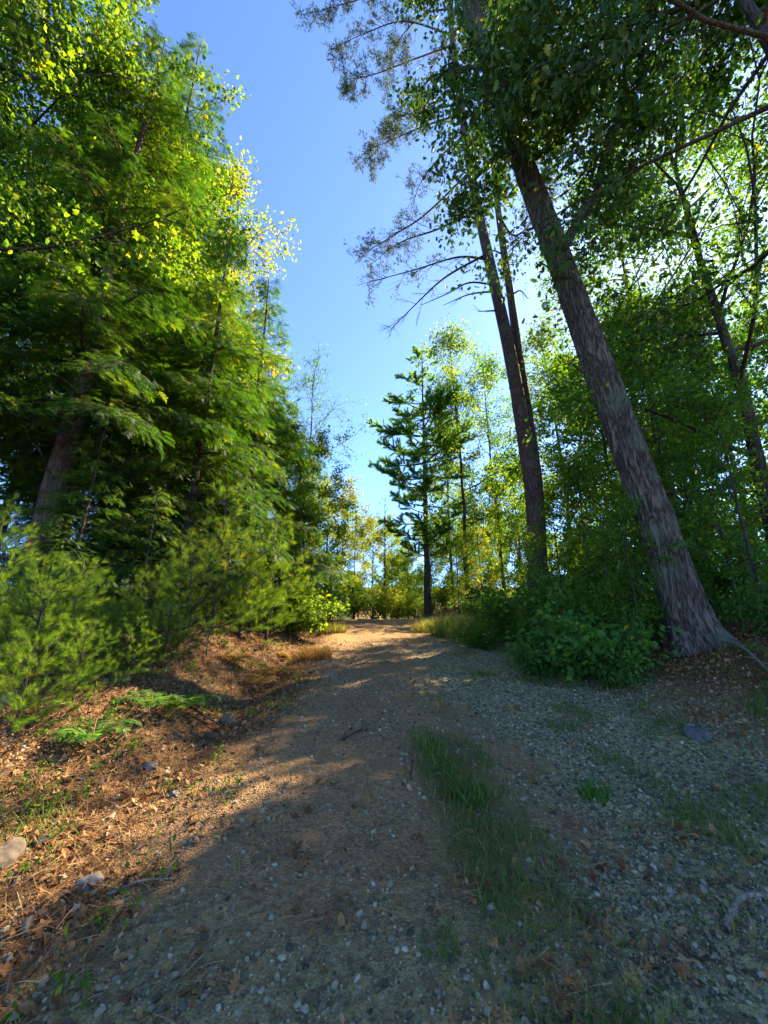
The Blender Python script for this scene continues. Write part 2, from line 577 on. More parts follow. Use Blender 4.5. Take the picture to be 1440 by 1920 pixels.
def trunk_bump(seed, amp=0.06, ridge=9):
    r = np.random.default_rng(seed)
    ph = r.uniform(0, 6.28, 6)

    def f(rr, th, pts):
        z = pts[:, 2][:, None]
        t = th[None]
        b = (np.sin(3 * t + z * .7 + ph[0]) * .5 + np.sin(ridge * t + 1.1 * np.sin(z * 1.7 + ph[1]) + ph[2]) * .35
             + np.sin((ridge * 2) * t + 2 * np.sin(z * 3.1 + ph[3]) + ph[4]) * .25)
        return rr * (1 + amp * b)
    return f


def trunk_rad(path, r0, r1, flare=0.35):
    z = path[:, 2] - path[0, 2]
    t = z / max(z[-1], 1e-3)
    return r0 + (r1 - r0) * t ** .85 + r0 * flare * np.exp(-z / .35)


def resample(path, n):
    t = np.linspace(0, len(path) - 1, n)
    i = np.arange(len(path))
    # smooth cubic through points by catmull-rom
    out = []
    P = np.vstack([2 * path[0] - path[1], path, 2 * path[-1] - path[-2]])
    for tt in t:
        k = int(min(math.floor(tt), len(path) - 2)); u = tt - k
        p0, p1, p2, p3 = P[k], P[k + 1], P[k + 2], P[k + 3]
        out.append(.5 * ((2 * p1) + (-p0 + p2) * u + (2 * p0 - 5 * p1 + 4 * p2 - p3) * u * u + (-p0 + 3 * p1 - 3 * p2 + p3) * u ** 3))
    return np.array(out)


def broadleaf(seed, H, r0, t0, spread, n_limb, n_leaf, size, tmpl, lean=(0, 0), up=(.2, 1.0), sub=5, twig=4, twig_len=.7,
              leaf_spread=.16, flat=.55, droop=0., prof=None, geo_twigs=True, wander=.02, az_bias=None):
    r = np.random.default_rng(seed)
    wood, leaf = Geo(), Geo()
    path = trunk_path(r, H, lean, wander=wander)
    fine = resample(path, max(24, int(H * 4)))
    wood.tube(fine, trunk_rad(fine, r0, .02), 12, bumpf=trunk_bump(seed))
    P, D = [], []
    grow(r, wood, path, r0, n_limb, t0, spread, P, D, up, sub, twig, twig_len, droop, geo_twigs, prof, az_bias)
    put_leaves(leaf, r, np.array(P), np.array(D), n_leaf, size, tmpl, leaf_spread, flat)
    return wood.mesh("trunk", True), leaf.mesh("crown"), H


def hemlock(seed, H, r0, z0, Lmax, nb, spray=.215, dens=1.25, dead=10):
    r = np.random.default_rng(seed)
    wood, leaf = Geo(), Geo()
    path = trunk_path(r, H, wander=.008)
    fine = resample(path, int(H * 4))
    wood.tube(fine, trunk_rad(fine, r0, .015), 12, bumpf=trunk_bump(seed))
    P, D, = [], []
    for i in range(nb):
        u = (i + r.random()) / nb
        z = z0 + (H - z0) * u ** 1.1
        p, _ = along(path, min(z / H, .995))
        a = i * 2.4 + r.normal(0, .4)
        L = (Lmax * (1 - u) ** .8 * r.uniform(.7, 1.12) + .25)
        h = np.array([math.cos(a), math.sin(a), 0])
        s = np.linspace(0, 1, 9)
        wig = np.cumsum(r.normal(0, .02, 9)) * L
        side = np.array([-h[1], h[0], 0])
        bp = p + h * (s * L)[:, None] + side * wig[:, None] + np.array([0, 0, 1.0]) * ((.22 * s - .42 * s ** 2 * r.uniform(.6, 1.2)) * L)[:, None]
        wood.tube(bp, np.linspace(max(.04 * L / 3, .01), .004, 9), 5)
        nbl = max(4, int(L * 5 * dens))
        for j in range(nbl):
            sj = .14 + .85 * (j + r.random() * .7) / nbl
            q, qd = along(bp, min(sj, .99))
            for sg in (1, -1):
                lb = unit(qd * .75 + sg * side * r.uniform(.5, .9) + np.array([0, 0, r.uniform(-.3, .05)]))
                BL = L * .38 * (1.1 - sj * .8) * r.uniform(.6, 1.2) + .1
                bq = poly(r, q, lb, BL, 3, .08, np.array([0, 0, -.07]))
                if BL > .35:
                    wood.tube(bq, np.array([.006, .005, .004, .002]), 3, cap=False)
                m = max(2, int(BL / .085 * dens))
                for k in range(m):
                    c, cdir = along(bq, (k + .5) / m)
                    P.append(c); D.append(unit(cdir + (1 if k % 2 else -1) * .55 * np.array([-cdir[1], cdir[0], 0])))
                P.append(bq[-1]); D.append(unit(bq[-1] - bq[-2]))
    for i in range(dead):
        z = r.uniform(1.2, z0 + 2)
        p, _ = along(path, z / H)
        a = r.uniform(0, 6.28)
        bp = poly(r, p, (math.cos(a), math.sin(a), r.uniform(-.2, .2)), r.uniform(.6, 2.0), 6, .12, np.array([0, 0, -.03]))
        wood.tube(bp, np.linspace(.016, .003, 7), 4)
        for j in range(3):
            q, qd = along(bp, r.uniform(.3, .95))
            wood.tube(poly(r, q, unit(qd + r.normal(0, .6, 3)), r.uniform(.2, .6), 3, .2), np.array([.006, .005, .004, .002]), 3, cap=False)
    P, D = np.array(P), np.array(D)
    n = len(P)
    D = unit(D + r.normal(0, .22, (n, 3)) + np.array([0, 0, -.12]))
    nr = unit(np.array([0, 0, 1.0]) + r.normal(0, .28, (n, 3)))
    clump = .5 + .35 * np.sin(P @ r.normal(0, 1.3, 3) + 1) * np.sin(P @ r.normal(0, 1.1, 3))
    ct = np.clip(clump + r.normal(0, .18, n), 0, 1)
    ct[r.random(n) < .02] = 1.25
    F_, S_, Q_ = frames(D, nr), spray * r.uniform(.5, 1.35, n), P + r.normal(0, .035, (n, 3))
    two = r.random(n) < .45
    for tm, mk in ((SPRAY, ~two), (SPRAY_B, two)):
        leaf.inst(tm[0], tm[1], Q_[mk], F_[mk], S_[mk], ct[mk])
    return wood.mesh("trunk", True), leaf.mesh("crown"), H


def pine(seed, H, r0, z0, Lmax, gap, tuft_s=.14, per=5, dens=1.0, up=.3, prof=None, tmpl=None, ragged=.25, tuft_from=.3):
    tmpl = tmpl or TUFT
    r = np.random.default_rng(seed)
    wood, leaf = Geo(), Geo()
    path = trunk_path(r, H, wander=.008)
    fine = resample(path, max(20, int(H * 4)))
    wood.tube(fine, trunk_rad(fine, r0, .008), 12, bumpf=trunk_bump(seed))
    P, D = [], []
    z = z0
    while z < H - .15:
        u = (z - z0) / (H - z0)
        a0 = r.uniform(0, 6.28)
        for i in range(per):
            if r.random() < ragged * .5:
                continue
            a = a0 + i * 2 * math.pi / per + r.normal(0, .25)
            L = Lmax * (prof(u) if prof else (1 - u) ** .7) * r.uniform(1 - ragged, 1 + ragged) + .12
            p, _ = along(path, min(z / H, .995))
            d = np.array([math.cos(a) * math.cos(up), math.sin(a) * math.cos(up), math.sin(up) * (.5 + u)])
            bp = poly(r, p, d, L, 6, .06, np.array([0, 0, .05]))
            wood.tube(bp, np.linspace(max(r0 * .22 * L / max(Lmax, .1), .004), .003, 7), 5)
            nbl = max(3, int(L * 5 * dens))
            for j in range(nbl):
                s = tuft_from + (1 - tuft_from) * (j + r.random()) / nbl
                q, qd = along(bp, min(s, .99))
                bd = unit(qd * .7 + r.normal(0, .5, 3) * np.array([1, 1, .5]) + np.array([0, 0, .12]))
                BL = (L * .30 * (1.2 - s) + .06) * r.uniform(.6, 1.3)
                bq = poly(r, q, bd, BL, 2, .1, np.array([0, 0, .06]))
                wood.tube(bq, np.array([.004, .003, .002]), 3, cap=False)
                m = max(2, int(BL / .07 * dens))
                for k in range(m):
                    c, cdir = along(bq, min(.25 + .75 * (k + 1) / m, .999))
                    P.append(c); D.append(cdir)
            P.append(bp[-1]); D.append(unit(bp[-1] - bp[-2]))
        z += gap * r.uniform(.75, 1.25)
    P.append(path[-1]); D.append(np.array([0, 0, 1.0]))
    P, D = np.array(P), np.array(D)
    n = len(P)
    D = unit(D + r.normal(0, .25, (n, 3)))
    nr = rand_dirs(r, n)
    clump = .45 + .3 * np.sin(P @ r.normal(0, 1.6, 3)) * np.sin(P @ r.normal(0, 1.2, 3))
    leaf.inst(tmpl[0], tmpl[1], P, frames(D, nr), tuft_s * r.uniform(.7, 1.25, n), np.clip(clump + r.normal(0, .17, n), 0, 1))
    return wood.mesh("trunk", True), leaf.mesh("crown"), H


def shrub(seed, H, W, stems, n_leaf, size, tmpl, flat=.75, leaf_spread=.09):
    r = np.random.default_rng(seed)
    wood, leaf = Geo(), Geo()
    P, D = [], []
    for i in range(stems):
        a = r.uniform(0, 6.28); q = r.uniform(0, 1) ** .6
        tip = np.array([math.cos(a) * W * q, math.sin(a) * W * q, H * r.uniform(.55, 1.0) * (1.05 - .45 * q * q)])
        b = np.array([math.cos(a), math.sin(a), 0]) * r.uniform(0, .25) * W
        sp = poly(r, b, tip - b, np.linalg.norm(tip - b), 6, .07)
        wood.tube(sp, np.linspace(.012, .004, 7) * max(1, H / 1.6), 5)
        for j in range(9):
            s = .25 + .74 * (j + r.random()) / 9
            c, cdir = along(sp, min(s, .99))
            d = unit(cdir * .3 + r.normal(0, .7, 3) * np.array([1, 1, .35]))
            tp = poly(r, c, d, H * .22 * r.uniform(.6, 1.3), 3, .15, np.array([0, 0, -.04]))
            wood.tube(tp, np.array([.005, .004, .003, .002]), 3, cap=False)
            for s3 in (.3, .55, .8, 1.0):
                e, ed = along(tp, min(s3, .999)); P.append(e); D.append(ed)
    put_leaves(leaf, r, np.array(P), np.array(D), n_leaf, size, tmpl, leaf_spread, flat)
    return wood.mesh("stem", True), leaf.mesh("foliage"), H


def fern(seed, n_frond, L, rise=.75):
    r = np.random.default_rng(seed)
    leaf = Geo()
    stalk = Geo()
    for i in range(n_frond):
        a = i * 2.4 + r.normal(0, .3)
        h = np.array([math.cos(a), math.sin(a), 0]); side = np.array([-h[1], h[0], 0])
        l = L * r.uniform(.7, 1.1)
        s = np.linspace(0, 1, 9)
        p = h * (s * l * .8)[:, None] + np.array([0, 0, 1.0]) * (l * rise * (1.5 * s - 1.15 * s ** 2))[:, None]
        stalk.tube(p, np.linspace(.004, .0015, 9), 3, cap=False)
        for j in range(16):
            sj = .15 + .84 * j / 16
            c, cdir = along(p, sj)
            pl = l * .3 * math.sin(math.pi * (.12 + .86 * (1 - sj))) + .015
            for sg in (1, -1):
                d = unit(side * sg + cdir * .45 + np.array([0, 0, -.15 + r.normal(0, .12)]))
                w = unit(cdir) * .014 * (L / .5)
                tip = c + d * pl
                m = c + d * pl * .4
                leaf.add([c, m + w, tip, m - w], tris=[[0, 1, 2], [0, 2, 3]], tint=np.clip(.5 + r.normal(0, .22), 0, 1))
    return stalk.mesh("stalk"), leaf.mesh("frond"), L


def place(name, proto, loc, label, cat, mats, rz=0.0, s=1.0, group=None, parts=('trunk', 'crown')):
    e = empty(name, loc, label, cat, group, rz, s)
    link(parts[0], proto[0], mats[0], e)
    link(parts[1], proto[1], mats[1], e)
    return e


def gpos(px, py, Y, sink=.03):
    p = at(px, py, Y)
    return (p[0], Y, float(ground_h(p[0], Y)) - sink)


# ------------------------------------------------------------------ ground
def graded(lo, hi, a, b, fine, growth=1.18):
    mid = list(np.arange(a, b + 1e-6, fine))
    out = mid[:]
    s, x = fine, b
    while x < hi:
        s *= growth; x += s; out.append(x)
    s, x = fine, a
    pre = []
    while x > lo:
        s *= growth; x -= s; pre.append(x)
    return np.array(pre[::-1] + out)


xs = graded(-400, 400, -7, 7, .07)
ys = graded(-80, 900, 0.4, 13, .07, 1.06)
GX, GY = np.meshgrid(xs, ys)
GZ = ground_h(GX, GY)
ny, nx = GX.shape
gi = np.arange(ny - 1)[:, None] * nx + np.arange(nx - 1)[None]
quads = np.stack([gi, gi + 1, gi + nx + 1, gi + nx], -1).reshape(-1, 4)
gg = Geo()
gg.add(np.column_stack([GX.ravel(), GY.ravel(), GZ.ravel()]), quads=quads)
gme = gg.mesh("ground", True)


def masks(x, y):
    """what covers the ground: road dirt, gravel, leaf litter, low green"""
    rx = road_x(y)
    d = x - rx
    j = .22 * snoise(x, y, 1.1, 4) + .12 * snoise(x, y, .4, 2)
    left = sstep(-d + j, 1.15, 1.9)
    right = sstep(d + j, 2.6, 3.9) * sstep(y + j, 3.4, 5.2) + sstep(d + j, 4.2, 5.5)
    litter = np.clip(left + right, 0, 1)
    gravel = sstep(d + j * 1.4, .25, .75) * (1 - litter) * (1 - .75 * sstep(y, 7, 12))
    gravel = np.maximum(gravel, .75 * sstep(-(y + j), -2.6, -1.6) * (1 - litter * .6))
    green = np.exp(-((d - .22 - .07 * snoise(x, y, 2, 1)) / .30) ** 4) * (.25 + .75 * sstep(snoise(x, y, .7, 3) + .3, -.4, .6)) * (sstep(-y, -4.6, -3.4) + .4 * sstep(-y, -8.5, -5.5) * sstep(snoise(x, y, .9, 3), 0, .6))
    green = np.maximum(green, .8 * sstep(snoise(x, y, .8, 1), .45, .9) * sstep(d, .9, 1.8))
    return litter, gravel, np.clip(green, 0, 1)


lit, gra, gre = masks(GX, GY)
for nm, arr in (("litter", lit), ("gravel", gra), ("green", gre)):
    a_ = gme.attributes.new(nm, 'FLOAT', 'POINT')
    a_.data.foreach_set("value", arr.ravel().astype(np.float32))


def ground_mat():
    m, nt, n, l, out = new_mat("forest_track_ground")
    tc = n.new("ShaderNodeTexCoord")

    def noise(scale, detail=6, rough=.6):
        z = n.new("ShaderNodeTexNoise"); z.inputs["Scale"].default_value = scale
        z.inputs["Detail"].default_value = detail; z.inputs["Roughness"].default_value = rough
        l.new(tc.outputs["Object"], z.inputs["Vector"]); return z

    def vor(scale):
        v = n.new("ShaderNodeTexVoronoi"); v.inputs["Scale"].default_value = scale
        l.new(tc.outputs["Object"], v.inputs["Vector"]); return v

    def attr(nm):
        a = n.new("ShaderNodeAttribute"); a.attribute_name = nm; return a

    def mix(f, a, b):
        x = n.new("ShaderNodeMix"); x.data_type = 'RGBA'
        l.new(f, x.inputs[0]); l.new(a, x.inputs[6]); l.new(b, x.inputs[7]); return x.outputs[2]
    n1, n2, n3 = noise(2.2, 8), noise(26, 8, .7), noise(90, 4, .7)
    v1, v2 = vor(28), vor(70)
    dirt = ramp(n, [(0.3, (0.12, 0.072, 0.033)), (0.5, (0.28, 0.170, 0.08)), (0.7, (0.43, 0.275, 0.135))]); l.new(n2.outputs["Fac"], dirt.inputs[0])
    peb = ramp(n, [(0, (0.0892, 0.0761, 0.0364)), (0.5, (0.243, 0.205, 0.0884)), (1, (0.4212, 0.3514, 0.1524))])
    sepv = n.new("ShaderNodeSeparateColor"); l.new(v1.outputs["Color"], sepv.inputs[0]); l.new(sepv.outputs[0], peb.inputs[0])
    peb2 = ramp(n, [(0, (0.1082, 0.0686, 0.0347)), (0.5, (0.2551, 0.1584, 0.0766)), (1, (0.4327, 0.2772, 0.1378))])
    sep2 = n.new("ShaderNodeSeparateColor"); l.new(v2.outputs["Color"], sep2.inputs[0]); l.new(sep2.outputs[0], peb2.inputs[0])
    r1 = ramp(n, [(.42, (0, 0, 0)), (.6, (1, 1, 1))]); l.new(n1.outputs["Fac"], r1.inputs[0])
    hf = n.new("ShaderNodeMath"); hf.operation = 'MULTIPLY'; l.new(r1.outputs[0], hf.inputs[0]); hf.inputs[1].default_value = .6
    road = mix(hf.outputs[0], dirt.outputs[0], peb2.outputs[0])
    duff = ramp(n, [(.3, (.035, .02, .011)), (.48, (.10, .052, .022)), (.6, (.18, .095, .038)), (.75, (.27, .16, .075))]); l.new(n2.outputs["Fac"], duff.inputs[0])
    moss = ramp(n, [(.3, (.025, .04, .014)), (.7, (.08, .10, .03))]); l.new(n3.outputs["Fac"], moss.inputs[0])
    c = mix(attr("gravel").outputs["Fac"], road, peb.outputs[0])
    c = mix(attr("litter").outputs["Fac"], c, duff.outputs[0])
    gm = n.new("ShaderNodeMath"); gm.operation = 'MULTIPLY'; l.new(attr("green").outputs["Fac"], gm.inputs[0]); l.new(n2.outputs["Fac"], gm.inputs[1])
    c = mix(gm.outputs[0], c, moss.outputs[0])
    p = n.new("ShaderNodeBsdfPrincipled"); p.inputs["Roughness"].default_value = .95; p.inputs["Specular IOR Level"].default_value = .15
    l.new(c, p.inputs["Base Color"])
    ad = n.new("ShaderNodeMath"); ad.operation = 'ADD'; l.new(n2.outputs["Fac"], ad.inputs[0])
    sb = n.new("ShaderNodeMath"); sb.operation = 'MULTIPLY'; l.new(v2.outputs["Distance"], sb.inputs[0]); sb.inputs[1].default_value = -.8
    l.new(sb.outputs[0], ad.inputs[1])
    bp = n.new("ShaderNodeBump"); bp.inputs["Strength"].default_value = .9; bp.inputs["Distance"].default_value = .025
    l.new(ad.outputs[0], bp.inputs["Height"]); l.new(bp.outputs[0], p.inputs["Normal"])
    l.new(p.outputs[0], out.inputs[0])
    return m


go = link("ground", gme, ground_mat())
tag(go, "brown forest ground with a two track gravel road climbing to a crest", "ground", kind='structure')


# ------------------------------------------------------------------ ground cover (nobody could count it)
def ground_normals(x, y):
    e = .05
    nx_ = -(ground_h(x + e, y) - ground_h(x - e, y)) / (2 * e)
    ny_ = -(ground_h(x, y + e) - ground_h(x, y - e)) / (2 * e)
    return unit(np.column_stack([nx_, ny_, np.ones_like(nx_)]))


def scatter(r, n, x0, x1, y0, y1, dens, power=1.6):
    """points thinning with distance, kept by a density function"""
    y = y0 + (y1 - y0) * r.random(n) ** power
    x = r.uniform(x0, x1, n)
    w = (np.abs(x) < 1.15 * (y + .9) + .6)
    keep = w & (r.random(n) < dens(x, y))
    return x[keep], y[keep]


rg = np.random.default_rng(77)
g = Geo()
stones = [ico(1, k, .3, .62) for k in range(6)]
bigst = [ico(2, 20 + k, .3, .62) for k in range(4)]


def gravel_dens(x, y):
    a, b, c = masks(x, y)
    return np.clip(.06 + b * .95 + .18 * (1 - a) + .22 * a * (x < 0) * (y < 6), 0, 1) * (1 - .6 * c) * (.35 + .65 * sstep(snoise(x, y, .7, 2), -.8, .3))


x, y = scatter(rg, 340000, -4, 6.5, 1.0, 11, gravel_dens, 1.8)
z = ground_h(x, y)
s = .005 * (1 + rg.pareto(2.8, len(x))) * (1 + y * .08)
s = np.minimum(s, .021)
nr = unit(ground_normals(x, y) + rg.normal(0, .28, (len(x), 3)))
rot = frames(rand_dirs(rg, len(x)), nr)
pos = np.column_stack([x, y, z + s * rg.uniform(-.25, .3, len(x))])
kind = rg.integers(0, 6, len(x))
tn = np.clip(rg.beta(1.3, 1.7, len(x)), 0, .95)
tn[rg.random(len(x)) < .04] = 1.0
big = s > .014
for k in range(6):
    m = (kind == k) & ~big
    g.inst(stones[k][0], stones[k][1], pos[m], rot[m], s[m], tn[m])
for k in range(4):
    m = (kind % 4 == k) & big
    g.inst(bigst[k][0], bigst[k][1], pos[m], rot[m], s[m], tn[m])
o = link("gravel", g.mesh("gravel", False), M['gravel'])
tag(o, "grey crushed stone gravel strewn over the track", "gravel", kind='stuff')

# dead leaves
g = Geo()
curl = []
for k in range(4):
    tv, tt = (OAK, MAPLE, OVAL, OAK)[k]
    v = tv.copy()
    v[:, 2] = (.5, -.6, .9, .3)[k] * v[:, 1] ** 2 * 1.5 + (.35, .45, -.3, -.5)[k] * (v[:, 0] - .5) ** 2
    v[:, 0] -= .5
    curl.append((v, tt))


def ghit(px, py):
    d = at(px, py, 1.0) - CAM
    t = np.linspace(.5, 30, 4000)
    p = CAM + d * t[:, None]
    i = int(np.argmax(p[:, 2] < ground_h(p[:, 0], p[:, 1])))
    return p[i]


SPOTS = [ghit(*q) for q in ((1095, 1545), (1200, 1560), (1285, 1575), (1130, 1740), (1055, 1640), (1345, 1665), (1140, 1620), (900, 1665), (1380, 1460), (1060, 1860),
                            (560, 1610), (760, 1620), (380, 1830), (700, 1330), (960, 1330), (1240, 1460), (620, 1720), (1250, 1800))]


def spots(x, y):
    w = 0
    for k, p in enumerate(SPOTS):
        w = w + np.exp(-(((x - p[0]) / (.10 + .03 * (k % 3))) ** 2 + ((y - p[1]) / .09) ** 2))
    return np.clip(w, 0, 1)


def litter_dens(x, y):
    a, b, c = masks(x, y)
    return np.clip(a * .95 * (.45 + .55 * sstep(snoise(x, y, .6, 3), -.6, .4)) + .03 + .10 * sstep(snoise(x, y, .7, 0), .55, 1.0) + .5 * spots(x, y), 0, 1)


x, y = scatter(rg, 150000, -9, 10, 1.0, 16, litter_dens, 1.6)
nr = unit(ground_normals(x, y) + rg.normal(0, .35, (len(x), 3)))
rot = frames(rand_dirs(rg, len(x)), nr)
pos = np.column_stack([x, y, ground_h(x, y) + rg.uniform(.004, .03, len(x))])
kind = rg.integers(0, 4, len(x))
s = .022 + .055 * rg.random(len(x)) ** 1.8
tn = np.clip(rg.beta(1.8, 1.8, len(x)), 0, 1)
for k in range(4):
    m = kind == k
    g.inst(curl[k][0], curl[k][1], pos[m], rot[m], s[m], tn[m])
o = link("leaf_litter", g.mesh("leaf_litter"), M['litter'])
tag(o, "dry brown fallen leaves lying along both verges", "dead leaves", kind='stuff')

# pine straw and dry stems
g = Geo()
needle = (np.array([[-.5, -.5, 0], [-.5, .5, 0], [0, .5, .06], [0, -.5, .06], [.5, 0, 0]], float) * np.array([1, .022, 1]), np.array([[0, 1, 2], [0, 2, 3], [3, 2, 4]]))


def straw_dens(x, y):
    a, b, c = masks(x, y)
    return np.clip(a * (.3 + .7 * sstep(snoise(x, y, .8, 1), -.5, .4)) * (x < 1) + .06 * (1 - b) + .10 * sstep(snoise(x, y, .5, 4), .5, .9) + .8 * spots(x, y) + .22 * c, 0, 1)


x, y = scatter(rg, 200000, -7, 6, 1.0, 12, straw_dens, 1.6)
nr = unit(ground_normals(x, y) + rg.normal(0, .3, (len(x), 3)))
pos = np.column_stack([x, y, ground_h(x, y) + rg.uniform(.003, .03, len(x))])
g.inst(needle[0], needle[1], pos, frames(rand_dirs(rg, len(x)) * np.array([1, 1, .3]), nr), rg.uniform(.05, .15, len(x)), rg.random(len(x)))
o = link("pine_straw", g.mesh("pine_straw"), M['straw'])
tag(o, "rusty pine needles and straw strewn on the left verge", "pine straw", kind='stuff')

# grass
def blade_t(bend):
    s_ = np.array([0, .35, .7, 1.0])
    w = np.array([.03, .026, .016, 0])
    v = []
    for a, b in zip(s_, w):
        v += [[bend * a * a, -b, a * (1 - .35 * bend * a)], [bend * a * a, b, a * (1 - .35 * bend * a)]]
    return np.array(v[:-1]), np.array([[0, 1, 3], [0, 3, 2], [2, 3, 5], [2, 5, 4], [4, 5, 6]])


BL = [blade_t(.25), blade_t(.6), blade_t(.95)]


def zframes(r, n, tilt=.25):
    a = r.uniform(0, 6.28, n)
    zz = unit(np.column_stack([r.normal(0, tilt, n), r.normal(0, tilt, n), np.ones(n)]))
    xx = np.column_stack([np.cos(a), np.sin(a), np.zeros(n)])
    yy = unit(np.cross(zz, xx))
    return np.stack([np.cross(yy, zz), yy, zz], -1)


def add_blades(g, r, x, y, hgt, tint, tilt=.3):
    n = len(x)
    k = r.integers(0, 3, n)
    pos = np.column_stack([x, y, ground_h(x, y) - .004])
    rot = zframes(r, n, tilt)
    for i in range(3):
        m = k == i
        g.inst(BL[i][0], BL[i][1], pos[m], rot[m], np.column_stack([hgt[m], np.minimum(hgt[m], .16) * 1.25, hgt[m]]), tint[m])


g = Geo()


def grass_dens(x, y):
    a, b, c = masks(x, y)
    return np.clip(c * sstep(snoise(x, y, .35, 0), -1.0, .4) + .010 + .035 * (x > 1.4) * sstep(snoise(x, y, .8, 4), -.3, .6), 0, 1)


x, y = scatter(rg, 300000, -3, 6.5, 1.1, 12, grass_dens, 1.7)
hh = rg.uniform(.025, .095, len(x)) * (1 + .9 * sstep(snoise(x, y, .5, 4), .1, 1))
add_blades(g, rg, x, y, hh, np.clip(rg.beta(1.5, 2.0, len(x)), 0, 1))
o = link("grass", g.mesh("grass"), M['grass'])
tag(o, "short sparse green grass along the middle of the track", "grass", kind='stuff')

# small weeds rooted in the left verge and along the right bank
g = Geo()
r = np.random.default_rng(19)
n = 620
yy = 1.6 + 8 * r.random(n)
xx = np.where(r.random(n) < .6, road_x(yy) - r.uniform(1.5, 3.6, n), road_x(yy) + r.uniform(2.2, 5.0, n))
kp = sstep(snoise(xx, yy, .7, 1), .0, .7) > r.random(n)
xx, yy = xx[kp], yy[kp]
wb = np.column_stack([xx, yy, ground_h(xx, yy)])
wp = np.repeat(wb, 9, 0) + r.normal(0, 1, (len(wb) * 9, 3)) * np.array([.05, .05, 0]) + np.array([0, 0, .03]) + np.abs(r.normal(0, .05, (len(wb) * 9, 1))) * np.array([0, 0, 1.0])
put_leaves(g, r, wp, rand_dirs(r, len(wp)), len(wp) * 2, .036, OVAL, .018, .8)
for i in range(len(wb)):
    g.tube(poly(r, wb[i], np.array([0, 0, 1.0]), r.uniform(.06, .2), 3, .2), np.array([.003, .0025, .002, .001]), 3, cap=False, tint=r.uniform(.3, .9))
o = link("low_weeds", g.mesh("low_weeds"), M['leaf_green'])
tag(o, "tiny green weeds rooted in the litter of both verges", "weeds", kind='stuff')

# low green undergrowth on the forest floor
g = Geo()
P = []
r = np.random.default_rng(9)
n = 5200
yy = 3 + 34 * r.random(n) ** 1.2
xx = np.where(r.random(n) < .5, -r.uniform(3.2, 13, n) - .05 * yy, r.uniform(3.6, 15, n))
keep = (np.abs(xx) < 1.15 * yy + 3) & (sstep(snoise(xx, yy, 1.6, 2), -.5, .4) > r.random(n)) & ~((xx > 2.5) & (xx < 6.2) & (yy < 6.6)) & ~((xx < 0) & (yy < 5.6))
xx, yy = xx[keep], yy[keep]
zz = ground_h(xx, yy)
base = np.column_stack([xx, yy, zz + r.uniform(.08, .55, len(xx))])
put_leaves(g, r, base, rand_dirs(r, len(base)), 42000, .085, OVAL, .13, .8)
o = link("undergrowth", g.mesh("undergrowth"), M['leaf_cool'])
tag(o, "low green seedlings covering the forest floor among the trunks", "undergrowth", kind='stuff')

# ------------------------------------------------------------------ tree prototypes
T = {}
T['maple_near'] = broadleaf(11, 14, .17, .40, 4.2, 20, 36000, .088, MAPLE, up=(.1, .9), sub=6, twig=5, twig_len=.7, leaf_spread=.17)
T['maple_mid'] = broadleaf(12, 12, .14, .16, 3.3, 22, 34000, .088, OVAL, up=(.1, 1.0), sub=5, twig=5, leaf_spread=.17)
T['maple_slim'] = broadleaf(13, 12, .10, .22, 2.1, 20, 11000, .12, OVAL, up=(.3, 1.1), sub=4, twig=4, leaf_spread=.16)
T['maple_full'] = broadleaf(14, 11, .14, .10, 3.6, 24, 24000, .12, MAPLE, up=(.05, .9), sub=5, twig=5, leaf_spread=.18)
T['airy'] = broadleaf(15, 12, .09, .45, 2.3, 16, 3600, .10, OVAL, up=(.5, 1.1), sub=5, twig=5, leaf_spread=.10)
T['sapling'] = broadleaf(16, 5, .035, .2, 1.2, 14, 4200, .10, OVAL, up=(.2, 1.0), sub=4, twig=3, twig_len=.35, leaf_spread=.09)
T['hemlock_big'] = hemlock(21, 17, .24, 3.4, 3.0, 84)
T['hemlock_mid'] = hemlock(22, 12, .16, 1.3, 2.7, 74)
T['hemlock_small'] = hemlock(23, 5, .06, .35, 1.5, 44, spray=.20, dead=3)
T['pine_tall'] = pine(31, 16, .20, 3.0, 2.35, .5, tuft_s=.17, per=7, dens=2.7, ragged=.6, up=.1, prof=lambda u: (.55 + .9 * u if u < .4 else 1.0 * (1 - u) / .6 + .08), tuft_from=.35)
T['pine_mid'] = pine(32, 11, .12, 1.2, 2.2, .45, tuft_s=.15, per=5, ragged=.3)
T['pine_sapling'] = pine(33, 2.6, .03, .12, 1.05, .2, tuft_s=.115, per=5, dens=1.5, tmpl=TUFT_LONG, tuft_from=.15, up=.45)
T['pine_sapling_b'] = pine(34, 1.6, .022, .08, .8, .16, tuft_s=.12, per=5, dens=1.6, tmpl=TUFT_LONG, tuft_from=.1, up=.5)
T['shrub_a'] = shrub(41, 1.5, 1.15, 20, 3600, .10, MAPLE, leaf_spread=.13)
T['shrub_b'] = shrub(42, 2.4, 1.3, 18, 4600, .11, OVAL, leaf_spread=.15)
T['shrub_c'] = shrub(43, .8, .7, 16, 2200, .07, OVAL)

BK, BP, BG = M['bark_dark'], M['bark_pine'], M['bark_grey']


def tree(name, key, px, Y, top, label, mats, rz=0., cat="tree", group=None, py0=1150, parts=('trunk', 'crown'), xoff=None):
    loc = gpos(px, py0, Y)
    zt = at(px, top, Y)[2]
    s = (zt - loc[2]) / T[key][2]
    return place(name, T[key], loc, label, cat, mats, rz, s, group, parts)


